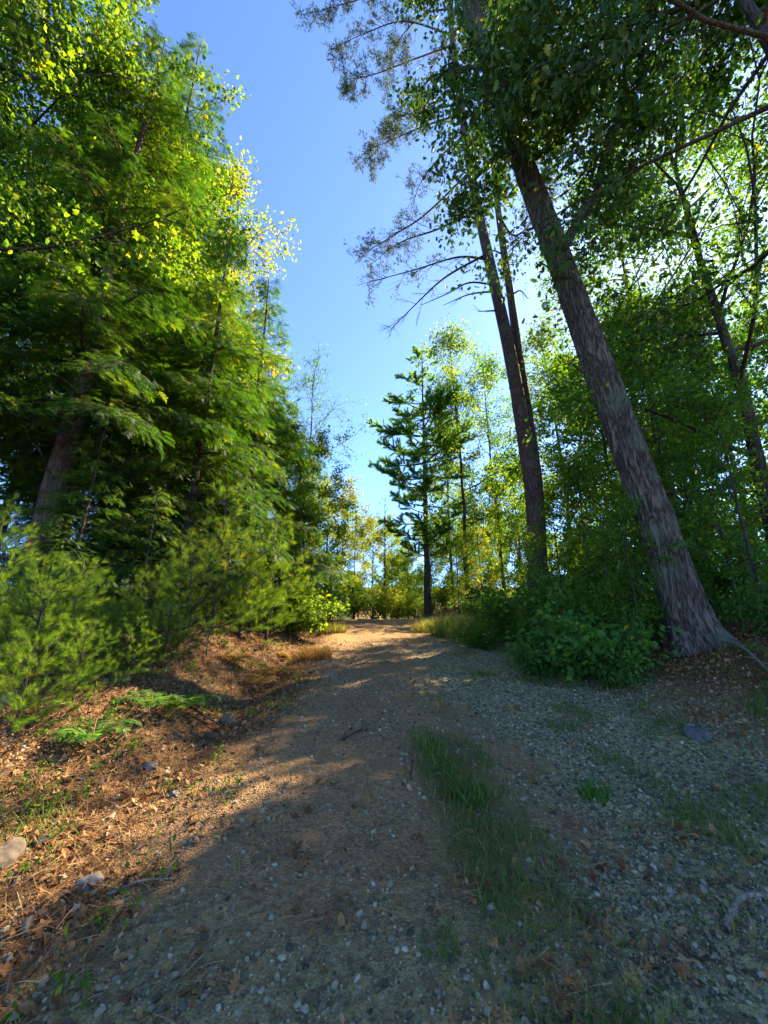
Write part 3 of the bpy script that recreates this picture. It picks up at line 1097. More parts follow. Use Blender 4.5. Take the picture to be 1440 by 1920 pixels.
# ------------------------------------------------------------------ left side of the track
LW = "trees along the left verge"
place('maple_tree', T['maple_near'], (-7.6, 4.5, ground_h(-7.6, 4.5)), "tall yellow green maple overhanging the upper left corner of the track", "tree", (BK, M['leaf_yellow']), .4, .95, LW)
place('maple_tree', T['maple_mid'], (-8.9, 6.2, ground_h(-8.9, 6.2)), "broad green maple behind the dark trunk of the left hemlock", "tree", (BK, M['leaf_green']), 2.2, 1.25, LW)
tree('hemlock_tree', 'hemlock_big', 40, 6.6, 60, "large dark hemlock with a bare reddish trunk at the left edge", (BP, M['hemlock']), .3, group=LW)
tree('hemlock_tree', 'hemlock_big', 170, 9.2, 100, "second dark hemlock with lower limbs hanging near a pale gap", (BK, M['hemlock']), 2.0, group=LW)
tree('hemlock_tree', 'hemlock_mid', 330, 8.8, 430, "dense hemlock beside the track with long drooping sprays", (BK, M['hemlock']), 1.1, group=LW)
tree('hemlock_tree', 'hemlock_mid', 440, 12.2, 520, "hemlock further up the verge whose tips stand against blue sky", (BK, M['hemlock']), 3.3, group=LW)
tree('maple_tree', 'maple_slim', 318, 12.6, 370, "slim golden maple rising above the verge hemlocks", (BK, M['leaf_gold']), .9, group=LW)
tree('maple_tree', 'maple_mid', 90, 13.5, 330, "green maple filling the gap behind the verge hemlocks", (BK, M['leaf_green']), 4.0, group=LW)
tree('pine_tree', 'pine_mid', 480, 15.5, 640, "young dark pine on the verge below the airy sparse tree", (BK, M['pine']), .2, group=LW)
tree('sparse_tree', 'airy', 565, 19.5, 705, "thin airy tree with sparse twigs against the sky", (M['bark_pale'], M['leaf_cool']), 1.4, group=LW)
tree('maple_tree', 'maple_full', 545, 16.8, 835, "yellow leaved maple leaning over the left road edge near the crest", (BK, M['leaf_yellow']), 2.6, group=LW)
tree('maple_tree', 'maple_full', 610, 24, 920, "small orange tinged maple at the left of the crest", (BK, M['leaf_gold']), .6, group=LW)
tree('maple_tree', 'maple_mid', 480, 17.5, 790, "green maple filling the wall under the airy sparse tree", (BK, M['leaf_green']), 5.0, group=LW)
tree('maple_tree', 'maple_slim', 572, 21.5, 880, "green maple between the airy tree and the lone slim stem", (BK, M['leaf_green']), 3.8, group=LW)
tree('hemlock_tree', 'hemlock_small', 618, 20.5, 1030, "low dark bushy hemlock at the bend of the road crest", (BK, M['hemlock']), .5, group=LW)

LS = "young pines on the left bank"
for (px, py, Y, H, key, rz, lb) in (
        (395, 1195, 7.6, 2.9, 'pine_sapling', .3, "sunlit yellow green young pine, the tall one nearest on the left bank"),
        (500, 1180, 9.6, 3.1, 'pine_sapling', 1.9, "sunlit young pine in front of the low dark bend bush"),
        (450, 1180, 8.6, 2.1, 'pine_sapling_b', 1.0, "shorter lit young pine wedged between two taller ones"),
        (30, 1340, 4.1, 1.25, 'pine_sapling_b', 2.3, "vivid green young pine sprawling at the left frame edge"),
        (-70, 1250, 5.0, 1.9, 'pine_sapling', 4.0, "bright tall young pine cut by the left frame edge"),
        (60, 1250, 4.6, 1.1, 'pine_sapling_b', 1.7, "low green young pine second from the left frame edge"),
        (20, 1400, 3.6, .8, 'pine_sapling_b', .6, "lowest young pine at the left edge just above the tan boulder"),
        (125, 1370, 4.0, .75, 'pine_sapling_b', 4.1, "low young pine standing in the shaded litter nearest the pale round stone"),
        (225, 1320, 4.6, .7, 'pine_sapling_b', 2.0, "low young pine close to the green fern on the bank"),
        (300, 1275, 5.3, .8, 'pine_sapling_b', 3.1, "little young pine on the brow of the ditch below the bare stems"),
        (120, 1230, 5.1, 1.2, 'pine_sapling_b', 3.6, "low young pine between the ferny one and the left edge"),
        (260, 1240, 5.6, 1.0, 'pine_sapling_b', 5.2, "small young pine beside the bare sapling stem"),
        (340, 1215, 6.4, 1.5, 'pine_sapling_b', .1, "young pine filling in front of the tall nearest one"),
        (545, 1160, 11.0, 2.2, 'pine_sapling', 2.8, "young pine furthest up the bank beside the road"),
        (180, 1300, 4.7, .75, 'pine_sapling_b', .8, "small ferny young pine on the ground beside the leafy hollow")):
    p = gpos(px, py, Y)
    place('young_pine', T[key], p, lb, "young pine", (BK, M['pine_young']), rz, H / T[key][2], LS)
for (px, py, Y, H, rz, lb) in (
        (110, 1200, 6.2, 3.4, .5, "small shaggy hemlock with pale hanging tips under the big one"),
        (250, 1190, 6.8, 2.6, 2.5, "small bright hemlock beside the rotten stump"),
        (20, 1180, 7.6, 4.2, 1.2, "small hemlock filling the gap at the left edge below the big trunk"),
        (330, 1180, 9.4, 4.4, 3.4, "taller small hemlock right behind the nearest sunlit young pine"),
        (190, 1180, 8.8, 4.6, 4.6, "dark small hemlock in the shade between the two big hemlocks")):
    place('hemlock_tree', T['hemlock_small'], gpos(px, py, Y), lb, "tree", (BK, M['hemlock']), rz, H / 5, "small hemlocks on the left bank")
tree('maple_sapling', 'sapling', 560, 13.5, 960, "slender yellow sapling at the road's left edge", (BK, M['leaf_yellow']), 1.0, "sapling")
tree('maple_sapling', 'sapling', 520, 12.0, 1010, "bushy green sapling behind the sunlit young pines", (BK, M['leaf_green']), 2.0, "sapling")

for (k, px, py, Y, H, rz, lb, lm) in (
        ('shrub_b', 90, 1180, 9.5, 2.2, .4, "leafy bush in the shade behind the shaggy small hemlock", 'leaf_green'),
        ('shrub_b', 280, 1180, 11.0, 2.4, 1.4, "bush deep in the gap left of the nearest young pine", 'leaf_green'),
        ('shrub_a', 545, 1170, 11.5, 1.6, 2.4, "sunny yellow green bush right of the young pines", 'leaf_yellow'),
        ('shrub_a', 585, 1160, 15.5, 1.7, 3.4, "yellow bush on the left edge of the road near the crest", 'leaf_yellow'),
        ('shrub_b', 615, 1150, 18.5, 2.0, 4.4, "dark bush touching the road edge at the bend", 'leaf_green')):
    place('verge_bush', T[k], gpos(px, py, Y), lb, "shrub", (BK, M[lm]), rz, H / T[k][2], "bushes on the left bank", ('stem', 'foliage'))

# ------------------------------------------------------------------ over the crest
for (k, px, Y, H, rz, lb, lm) in (  # brighter yellow and gold leaf colours stand in for backlight on these bushes
        ('shrub_b', 700, 25.5, 2.6, .4, "bright bush low in the middle of the crest gap", 'leaf_yellow'),
        ('shrub_b', 745, 24.0, 2.2, 1.4, "yellow bush at the crest left of the centre pine's foot", 'leaf_gold'),
        ('shrub_b', 655, 24.5, 3.0, 2.4, "green bush behind the lone slim stem", 'leaf_green'),
        ('shrub_b', 780, 23.5, 1.8, 3.4, "low bush against the foot of the centre pine", 'leaf_yellow'),
        ('shrub_b', 835, 23.0, 2.0, 4.4, "bush right of the centre pine's foot", 'leaf_yellow'),
        ('shrub_b', 900, 22.0, 2.2, 5.4, "bush between the slim maple and the twin pines", 'leaf_green')):
    place('crest_bush', T[k], gpos(px, 1150, Y), lb, "shrub", (BK, M[lm]), rz, H / T[k][2], "bushes at the crest", ('stem', 'foliage'))
CR = "trees beyond the crest"
tree('bare_topped_tree', 'airy', 664, 25, 950, "slim dark stemmed tree standing alone at the road crest", (BK, M['leaf_cool']), .7, group=CR)
for (k, px, Y, top, rz, lb, lm) in (
        ('maple_full', 700, 31, 985, .3, "round yellow maple straight beyond the crest", 'leaf_gold'),
        ('maple_full', 765, 29, 1045, 1.9, "low yellow green bush tree left of the tall centre pine", 'leaf_yellow'),
        ('maple_slim', 640, 33, 965, 2.7, "tall pale green tree behind the lone slim stem", 'leaf_yellow'),
        ('maple_mid', 735, 40, 1000, 4.1, "far hazy green tree seen low over the crest", 'leaf_green'),
        ('pine_mid', 722, 30, 930, 4.5, "narrow dark pine tip left of the centre pine", 'pine'),
        ('maple_full', 660, 27, 1085, 1.2, "small dark green bush at the foot of the lone slim stem", 'leaf_green')):
    tree('far_tree', k, px, Y, top, lb, (BK, M[lm]), rz, group=CR)

# ------------------------------------------------------------------ right side
RW = "trees along the right verge"
tree('pine_tree', 'pine_tall', 803, 22, 640, "tall dark pine with layered limbs at the centre of the gap", (BK, M['pine']), .8, group=RW)
tree('maple_tree', 'maple_slim', 880, 21, 650, "slim maple just right of the tall centre pine", (BK, M['leaf_yellow']), 1.2, group=RW)
tree('maple_tree', 'maple_slim', 945, 25, 700, "slim pale maple glimpsed left of the twin pine trunks", (BK, M['leaf_green']), 2.9, group=RW)
tree('maple_tree', 'maple_slim', 850, 27, 800, "thin stemmed maple behind the tall centre pine", (BK, M['leaf_yellow']), 4.4, group=RW)
tree('maple_tree', 'maple_slim', 1090, 17, 640, "leafy maple glowing between the twin pines and the leaning trunk", (BK, M['leaf_yellow']), .4, group=RW)
tree('maple_tree', 'maple_full', 1440, 13.0, 640, "tall backlit maple behind the maple at the right frame edge", (BK, M['leaf_green']), 2.2, group=RW)
tree('maple_tree', 'maple_mid', 1310, 10.5, 400, "broad green maple right of the leaning trunk", (BK, M['leaf_green']), 3.0, group=RW)
tree('maple_tree', 'maple_mid', 1490, 8.2, 200, "maple with yellow lit top at the right frame edge", (BK, M['leaf_green']), 5.1, group=RW)
tree('maple_tree', 'maple_full', 1350, 13, 620, "shaded maple deep behind the right verge shrubs", (BK, M['leaf_cool']), 1.7, group=RW)
tree('maple_tree', 'maple_full', 1190, 14, 700, "shaded maple behind the upper part of the leaning trunk", (BK, M['leaf_green']), .1, group=RW)
SAP = "saplings in the right verge"
for (px, Y, top, rz, lb, lm) in (
        (905, 17, 1000, .4, "yellow sapling clump left of the twin pines", 'leaf_gold'),
        (950, 15, 960, 1.8, "glowing yellow sapling close to the twin pine foot", 'leaf_yellow'),
        (1120, 9.5, 880, 2.2, "leafy sapling just left of the leaning trunk", 'leaf_yellow'),
        (1060, 11, 960, 3.9, "green sapling between the twin pines and leaning trunk", 'leaf_green'),
        (1385, 7.5, 880, 5.0, "dark sapling right of the leaning trunk", 'leaf_cool'),
        (860, 19, 1010, 5.6, "bright sapling at the foot of the slim maple", 'leaf_yellow'),
        (1195, 6.6, 960, .9, "sapling whose leaves cross the leaning trunk at half height", 'leaf_green'),
        (1150, 7.4, 1000, 3.0, "low wide sapling rising behind the dark leafy shrub", 'leaf_yellow'),
        (1000, 9.2, 1010, 4.8, "sapling in front of the foot of the twin pines", 'leaf_yellow'),
        (1440, 6.6, 760, 1.5, "tall sapling at the right frame edge behind the dead pole", 'leaf_green'),
        (1340, 9.0, 860, 2.6, "shaded sapling just behind the base of the leaning trunk", 'leaf_green')):
    tree('maple_sapling', 'sapling', px, Y, top, lb, (BK, M[lm]), rz, "sapling", SAP)
SH = "shrubs along the right verge"
for (k, px, py, Y, H, rz, lb, lm) in (
        ('shrub_a', 1085, 1240, 6.7, 1.3, .2, "dark leafy shrub hugging the foot of the leaning trunk", 'leaf_cool'),
        ('shrub_b', 1060, 1190, 8.3, 1.9, 1.3, "mid green shrub behind the dark one by the trunk", 'leaf_cool'),
        ('shrub_a', 985, 1160, 10.5, 1.6, 2.6, "rounded shrub below the twin pine trunks", 'leaf_green'),
        ('shrub_a', 925, 1150, 13.0, 1.3, 3.7, "grey green shrub merging with the tall grass clump", 'leaf_green'),
        ('shrub_b', 1470, 1200, 6.6, 1.4, 4.2, "leafy shrub at the right frame edge beside the leaning trunk", 'leaf_cool'),
        ('shrub_b', 1180, 1180, 8.8, 2.6, 5.0, "tall shrub crossing the middle of the leaning trunk", 'leaf_green'),
        ('shrub_b', 1195, 1220, 7.1, 1.25, 2.9, "low ragged shrub touching the left side of the leaning trunk's foot", 'leaf_green'),
        ('shrub_b', 1000, 1200, 8.6, 1.1, 1.1, "low ragged shrub left of the dark leafy shrub", 'leaf_green'),
        ('shrub_c', 1150, 1250, 6.1, .55, 3.3, "small weed clump in front of the dark leafy shrub", 'leaf_cool'),
        ('shrub_b', 1290, 1180, 10.5, 2.6, .6, "shaded tall shrub behind the base of the leaning trunk"  , 'leaf_green'),
        ('shrub_b', 1390, 1180, 11.0, 2.8, 1.9, "shaded shrub closing the gap right of the leaning trunk", 'leaf_green'),
        ('shrub_b', 1460, 1180, 9.5, 2.6, 3.1, "shrub behind the one at the right frame edge", 'leaf_cool'),
        ('shrub_b', 1150, 1170, 11.5, 2.6, 4.4, "leafy shrub in the shade between both pine trunks and the leaning one", 'leaf_green'),
        ('shrub_b', 1060, 1160, 14.0, 2.6, 5.3, "sunny shrub right of the twin pine trunks", 'leaf_yellow'),
        ('shrub_c', 900, 1180, 9.6, .7, 2.2, "small weed clump at the right road edge before the tall grass", 'leaf_green'),
        ('shrub_c', 1010, 1215, 7.0, .7, .9, "low shrub at the gravel edge in front of the mid green shrub", 'leaf_cool')):
    place('verge_shrub', T[k], gpos(px, py, Y), lb, "shrub", (BK, M[lm]), rz, H / T[k][2], SH, ('stem', 'foliage'))

# ---- the leaning tree: trunk traced in space, oak crown overhead in painted silhouette tones
def leaning_tree():
    r = np.random.default_rng(61)
    px = [(1312, 1235, 6.60), (1262, 1080, 6.62), (1215, 940, 6.68), (1160, 790, 6.75), (1105, 640, 6.85), (1050, 490, 6.95), (1008, 380, 7.05), (960, 250, 7.15), (915, 110, 7.3)]
    P = np.array([at(*q) for q in px])
    root = np.array([P[0][0], P[0][1], float(ground_h(P[0][0], P[0][1])) - .05])
    P = P - root
    P[0][2] = -.05
    P = np.vstack([P, P[-1] + (P[-1] - P[-2]) * .9, P[-1] + (P[-1] - P[-2]) * 2.0 + np.array([.3, .2, .4])])
    fine = resample(P, 420)
    wood = Geo()
    z = fine[:, 2]
    rad = .285 - .004 * z + .17 * np.exp(-np.clip(z, 0, 9) / .35)
    rad = np.clip(rad, .07, 1)
    tb = trunk_bump(61, .05, 8)

    def bump(rr, th, pts):
        rr = tb(rr, th, pts)
        zz = pts[:, 2][:, None]; t = th[None]
        rid = np.abs(np.sin(11 * t + 1.3 * np.sin(zz * 2.3) + .8 * np.sin(zz * 5.1 + 2 * t)))
        crack = np.abs(np.sin(zz * 7 + 3 * np.sin(3 * t) + 2 * np.sin(7 * t + 1)))
        root_ = np.exp(-np.clip(zz, 0, 9) / .28) * (.26 * np.sin(4 * t + 1) + .12 * np.sin(7 * t + 2.2)) + .10 * np.exp(-((zz - 2.1) / .22) ** 2 - ((np.cos(t - 4.2) - 1) / .25) ** 2) + .09 * np.exp(-((zz - 3.6) / .18) ** 2 - ((np.cos(t - 3.0) - 1) / .25) ** 2)
        return rr * (1 + .11 * (rid ** .5 - .6) + .045 * (crack ** .5 - .6) + .03 * np.sin(zz * 1.3 + 2 * t) + root_)
    wood.tube(fine, rad, 110, bumpf=bump)
    for (k_, a_, L_) in ((150, 2.9, .35), (196, 3.6, .6), (235, 2.6, .25), (262, .3, .5), (118, 5.9, .18)):
        d_ = np.array([math.cos(a_), math.sin(a_) * .8, .25])
        q_ = fine[k_] + d_ * rad[k_] * .6
        wood.tube(poly(r, q_, d_, L_ + rad[k_] * .4, 4, .12), np.linspace(.035, .014, 5), 7)
    e = empty('leaning_oak', root, "big grey barked oak trunk leaning left over the right verge", "tree", RW)
    LP, LD = [], []
    br = Geo()
    # the fork that leaves the trunk to the right
    fk = np.array([at(*q) for q in ((1052, 470, 6.97), (1085, 415, 6.9), (1118, 360, 6.85), (1135, 290, 6.8), (1180, 200, 6.7))]) - root
    fk = resample(fk, 30)
    br.tube(fk, np.linspace(.13, .05, 30), 12, bumpf=trunk_bump(7, .08))
    for j in range(9):
        q, qd = along(fk, .35 + .62 * j / 9)
        sp = poly(r, q, unit(qd + r.normal(0, .7, 3)), r.uniform(.7, 1.5), 4, .15)
        br.tube(sp, np.linspace(.02, .006, 5), 5)
        for k_ in range(6):
            c, cd_ = along(sp, .3 + .69 * k_ / 6)
            LP.append(c + r.normal(0, .1, 3)); LD.append(cd_)
    grow(r, br, P[6:], .30, 13, .05, 2.7, LP, LD, (.15, .8), 6, 5, .8, .03, True, prof=lambda u: .75 + .35 * math.sin(3 * u), k=7)
    leaf = Geo()
    LP, LD = np.array(LP), np.array(LD)
    keep = ~((LP[:, 0] + root[0] < 2.3) & (LP[:, 2] < 8.6 - root[2]))
    put_leaves(leaf, r, LP[keep], LD[keep], 22000, .155, OAK, .22, .5)
    link('trunk', wood.mesh("trunk", True), M['bark_grey'], e)
    link('limbs', br.mesh("limbs", True), BK, e)
    link('crown', leaf.mesh("crown"), M['leaf_silhouette'], e)


leaning_tree()

# ---- oak off to the right whose boughs hang into the top right corner
def overhang():
    r = np.random.default_rng(67)
    base = np.array([6.2, 3.6, float(ground_h(6.2, 3.6)) - .05])
    e = empty('overhanging_oak', base, "oak whose dark boughs hang across the top right corner", "tree", RW)
    wood, leaf = Geo(), Geo()
    tp = trunk_path(r, 13, (-.05, .02))
    wood.tube(resample(tp, 50), trunk_rad(resample(tp, 50), .24, .03), 14, bumpf=trunk_bump(67))
    LP, LD = [], []
    grow(r, wood, tp, .2, 16, .42, 4.4, LP, LD, (.05, .8), 6, 5, .8, .03, True, az_bias=(2.3, .35),
         reject=lambda lp: lp[-1][0] + base[0] < 3.6 and lp[-1][1] > .5 and lp[-1][2] < 8.2)
    # the long bough seen against the sky
    for pts in ([(1440, -60, 3.9), (1290, 10, 4.3), (1180, 45, 4.6), (1080, 95, 4.9), (960, 150, 5.2), (880, 215, 5.5)],
                [(1430, -20, 4.6), (1330, 90, 5.0), (1240, 190, 5.4), (1160, 290, 5.8)]):
        B = np.array([at(*q) for q in pts]) - base
        B = np.vstack([tp[np.argmin(np.abs(tp[:, 2] - B[0][2] + 1.0))], B])
        Bf = resample(B, 40)
        wood.tube(Bf, np.linspace(.06, .012, 40), 8)
        for j in range(16):
            q, qd = along(Bf, .15 + .84 * j / 16)
            sp = poly(r, q, unit(qd * .5 + r.normal(0, .6, 3) + np.array([0, 0, -.15])), r.uniform(.7, 1.7), 4, .15, np.array([0, 0, -.04]))
            wood.tube(sp, np.linspace(.014, .004, 5), 4)
            for k in range(5):
                c, cdir = along(sp, .2 + .79 * k / 5)
                tw = poly(r, c, unit(cdir + r.normal(0, .6, 3)), r.uniform(.3, .6), 2, .2)
                wood.tube(tw, np.array([.005, .004, .002]), 3, cap=False)
                for w in tw: LP.append(w); LD.append(cdir)
    put_leaves(leaf, r, np.array(LP), np.array(LD), 21000, .14, OAK, .18, .5)
    link('trunk', wood.mesh("trunk", True), BK, e)
    link('crown', leaf.mesh("crown"), M['leaf_silhouette'], e)


overhang()

# ---- twin red pines
def twin_pine(px, label, seed, r0, boughs, dead):
    r = np.random.default_rng(seed)
    P = np.array([at(*q) for q in px])
    root = np.array([P[0][0], P[0][1], float(ground_h(P[0][0], P[0][1])) - .05])
    P = P - root
    P[0][2] = 0
    e = empty('red_pine', root, label, "tree", "pair of red pines on the right")
    fine = resample(P, 120)
    t = np.linspace(0, 1, 120)
    w = Geo(); w.tube(fine, r0 * (1 - .62 * t) + r0 * .4 * np.exp(-fine[:, 2] / .4), 20, bumpf=trunk_bump(seed, .05))
    link('trunk', w.mesh("trunk", True), BP, e)
    leaf = Geo()
    TP, TD = [], []
    for pts, need in boughs:
        B = np.array([at(*q) for q in pts]) - root
        B[0] = fine[np.argmin(((fine - B[0]) ** 2).sum(1))]
        Bf = resample(B, 24)
        b = Geo(); b.tube(Bf, np.linspace(.055, .008, 24), 7)
        nb = int(9 * need) + 12
        for j in range(nb):
            s = .25 + .74 * (j + r.random() * .6) / nb
            q, qd = along(Bf, min(s, .99))
            sp = poly(r, q, unit(qd * .8 + r.normal(0, .5, 3)), r.uniform(.5, 1.3) * (1.2 - .5 * s), 4, .13, np.array([0, 0, .01]))
            b.tube(sp, np.linspace(.012, .004, 5), 4)
            for k in range(8):
                c, cdir = along(sp, .2 + .79 * k / 8)
                tw = poly(r, c, unit(cdir + r.normal(0, .5, 3) + np.array([0, 0, -.25 * (need < .3)])), r.uniform(.2, .6), 2, .15)
                b.tube(tw, np.array([.006, .005, .004]), 3, cap=False)
                if need > 0 and s > .35:
                    for q3 in (.5, .8, 1.0):
                        c3, d3 = along(tw, min(q3, .999))
                        if r.random() < need * .75:
                            TP.append(c3); TD.append(d3)
        link('bough', b.mesh("bough", True), BK, e)
    for pts in dead:
        B = np.array([at(*q) for q in pts]) - root
        B[0] = fine[np.argmin(((fine - B[0]) ** 2).sum(1))]
        Bf = resample(B, 16)
        b = Geo(); b.tube(Bf, np.linspace(.045, .010, 16), 6)
        for j in range(4):
            q, qd = along(Bf, r.uniform(.4, .95))
            b.tube(poly(r, q, unit(qd + r.normal(0, .4, 3)), r.uniform(.2, .6), 3, .15), np.array([.01, .008, .006, .003]), 4)
        link('dead_branch', b.mesh("dead_branch", True), BK, e)
    if TP:
        TP, TD = np.array(TP), np.array(TD)
        rep = 5
        TP = np.repeat(TP, rep, 0) + r.normal(0, .07, (len(TP) * rep, 3)); TD = unit(np.repeat(TD, rep, 0) + r.normal(0, .4, (len(TD) * rep, 3)))
        n = len(TP)
        leaf.inst(TUFT[0], TUFT[1], TP, frames(TD, rand_dirs(r, n)), .125 * r.uniform(.7, 1.2, n), np.clip(r.normal(.5, .25, n), 0, 1))
        link('crown', leaf.mesh("crown"), M['pine_brown'], e)


twin_pine([(1008, 1150, 12.6), (1003, 960, 12.6), (985, 830, 12.65), (955, 660, 12.7), (920, 500, 12.8), (888, 350, 12.9), (868, 220, 13.0), (850, 90, 13.2), (838, -40, 13.4), (825, -160, 13.6)],
          "left and thicker of the twin red pines, with long bare boughs", 71, .29,
          [([(870, 320, 12.9), (800, 400, 12.3), (740, 440, 11.9), (690, 470, 11.7)], .4),
           ([(893, 400, 12.9), (820, 430, 13.2), (750, 455, 13.4), (690, 500, 13.4)], .45),
           ([(905, 482, 12.8), (860, 482, 12.5), (780, 505, 12.1), (670, 535, 11.8)], .3),
           ([(900, 475, 12.8), (835, 520, 13.1), (775, 575, 13.3), (725, 625, 13.4)], .0),
           ([(865, 215, 13.0), (800, 235, 12.4), (740, 260, 12.0), (680, 285, 11.6)], .9),
           ([(862, 190, 13.0), (790, 210, 13.4), (740, 225, 13.8), (700, 290, 14.1)], .8),
           ([(850, 90, 13.2), (780, 110, 12.6), (700, 140, 12.0), (640, 150, 11.6)], 1.0),
           ([(848, 60, 13.2), (760, 40, 13.6), (690, 60, 13.9), (615, 95, 14.1)], .9),
           ([(838, -40, 13.4), (750, -30, 12.9), (670, 0, 12.4), (580, 25, 12.2)], 1.0),
           ([(845, 20, 13.3), (790, 30, 14.2), (740, 90, 14.9), (720, 180, 15.1)], .9),
           ([(870, 250, 13.0), (830, 290, 13.6), (790, 340, 13.9), (770, 400, 14.1)], .4),
           ([(838, -40, 13.4), (900, -30, 12.6), (950, 30, 12.2), (1000, 60, 12.0)], .9),
           ([(868, 220, 13.0), (930, 200, 13.6), (990, 230, 13.9), (1040, 280, 14.1)], .8)],
          [[(918, 530, 12.8), (880, 530, 12.6), (840, 550, 12.5), (790, 572, 12.4)],
           [(920, 546, 12.8), (880, 552, 13.0), (832, 572, 13.1)],
           [(925, 583, 12.8), (896, 584, 12.7)],
           [(872, 330, 12.9), (850, 315, 12.8), (830, 330, 12.7)]])
twin_pine([(1016, 1150, 13.0), (1010, 960, 13.0), (1000, 850, 13.05), (978, 700, 13.1), (955, 540, 13.2), (935, 400, 13.3), (920, 250, 13.5), (905, 100, 13.7), (895, -60, 13.9)],
          "right and thinner of the twin red pines, mostly bare", 72, .22,
          [([(935, 400, 13.3), (960, 440, 13.0), (985, 430, 12.8), (1010, 400, 12.6)], .3),
           ([(925, 290, 13.4), (960, 300, 13.9), (1000, 340, 14.2), (1040, 350, 14.5)], .8),
           ([(910, 130, 13.7), (960, 120, 13.3), (1010, 150, 13.0), (1060, 180, 12.8)], .9),
           ([(900, 20, 13.8), (850, 60, 14.6), (800, 150, 15.1), (790, 230, 15.2)], .8)],
          [[(945, 480, 13.2), (925, 470, 13.1), (915, 478, 13.0)], [(957, 560, 13.2), (975, 545, 13.1), (990, 560, 13.0)]])

# ------------------------------------------------------------------ deeper forest, left and right
DW = np.random.default_rng(91)
deep = "shady tree standing deeper in the wood"
for (X, Y, k, s, lm, lb) in (
        (-10.5, 5.5, 'maple_mid', 1.2, 'leaf_green', "left"), (-10.5, 9.5, 'maple_full', 1.3, 'leaf_green', "left"), (-9.5, 14.0, 'hemlock_mid', 1.3, 'hemlock', "left"),
        (-8.8, 19.0, 'maple_full', 1.25, 'leaf_green', "left"), (-13.5, 13.5, 'maple_mid', 1.4, 'leaf_green', "left"), (-9.0, 26.0, 'maple_mid', 1.0, 'leaf_yellow', "left"),
        (-15.0, 8.0, 'hemlock_mid', 1.5, 'hemlock', "left"), (-7.2, 30.0, 'maple_full', .8, 'leaf_green', "left"),
        (11.5, 14.0, 'maple_mid', .95, 'leaf_cool', "right"), (12.5, 20.0, 'maple_mid', .95, 'leaf_green', "right"),
        (9.0, 26.0, 'maple_full', .9, 'leaf_green', "right"),
        (6.5, 32.0, 'maple_mid', .8, 'leaf_green', "right"), (4.5, 37.0, 'maple_full', .8, 'leaf_yellow', "right")):
    place('forest_tree', T[k], (X, Y, float(ground_h(X, Y)) - .05), f"{deep} on the {lb} of the track", "tree", (BK, M[lm]), DW.uniform(0, 6.28), s, f"trees deeper in the wood on the {lb}")

# the wood beyond the crest
for i in range(26):
    Y = DW.uniform(30, 52)
    X = (DW.uniform(-24, 26) if i > 7 else DW.uniform(-7, 8))
    k = ('maple_full', 'maple_mid', 'maple_slim', 'hemlock_mid')[i % 4]
    place('forest_tree', T[k], (X, Y, float(ground_h(X, Y)) - .05), "distant tree of the wood beyond the crest", "tree",
          (BK, M[('leaf_green', 'leaf_yellow', 'leaf_green', 'hemlock')[i % 4]]), DW.uniform(0, 6.28), DW.uniform(.45, .62) if abs(X) < 9 else DW.uniform(.7, 1.0), "distant trees of the wood beyond the crest")

# ------------------------------------------------------------------ ferns, grass clumps, small plants
FERN_G = fern(81, 9, .55)
FERN_D = fern(82, 8, .55, .6)
for (px, py, Y, s, rz, dry, lb) in (
        (520, 1235, 7.4, 1.0, .3, 1, "golden dry fern clump in full sun on the ditch edge"),
        (480, 1255, 6.6, .9, 1.5, 1, "tawny dry fern below the sunlit young pine"),
        (545, 1205, 9.0, 1.0, 2.2, 1, "dry straw coloured fern furthest up the left bank"),
        (440, 1235, 7.0, .9, 4.0, 1, "dry fern tucked under the nearest tall young pine"),
        (280, 1345, 4.45, .85, .7, 0, "green fern on the bank left of the block stone"),
        (350, 1320, 4.9, .8, 3.1, 0, "small green fern next to the bare sapling stem"),
        (170, 1400, 3.75, .75, 5.0, 0, "green fern in the litter in front of the low young pines")):
    place('fern', FERN_D if dry else FERN_G, gpos(px, py, Y, .01), lb, "fern", (M['straw'], M['fern_gold' if dry else 'fern_green']), rz, s, "ferns on the left bank", ('stalk', 'frond'))


def grass_clump(px, py, Y, W, H, n, label, mat='grass', t0=.1, t1=.7, seed=0):
    r = np.random.default_rng(1000 + seed)
    p = np.array(gpos(px, py, Y, 0))
    g = Geo()
    a = r.uniform(0, 6.28, n); q = np.sqrt(r.random(n)) * W
    x, y = p[0] + np.cos(a) * q, p[1] + np.sin(a) * q
    k = r.integers(0, 3, n)
    pos = np.column_stack([x, y, ground_h(x, y) - .005]) - p
    rot = zframes(r, n, .35)
    h = H * r.uniform(.4, 1.1, n)
    for i in range(3):
        m = k == i
        g.inst(BL[i][0], BL[i][1], pos[m], rot[m], np.column_stack([h[m], np.minimum(h[m], .22), h[m]]), r.uniform(t0, t1, m.sum()))
    o = link('grass_tuft', g.mesh("grass_tuft"), M[mat], None, p)
    tag(o, label, "grass tuft", "grass tufts")


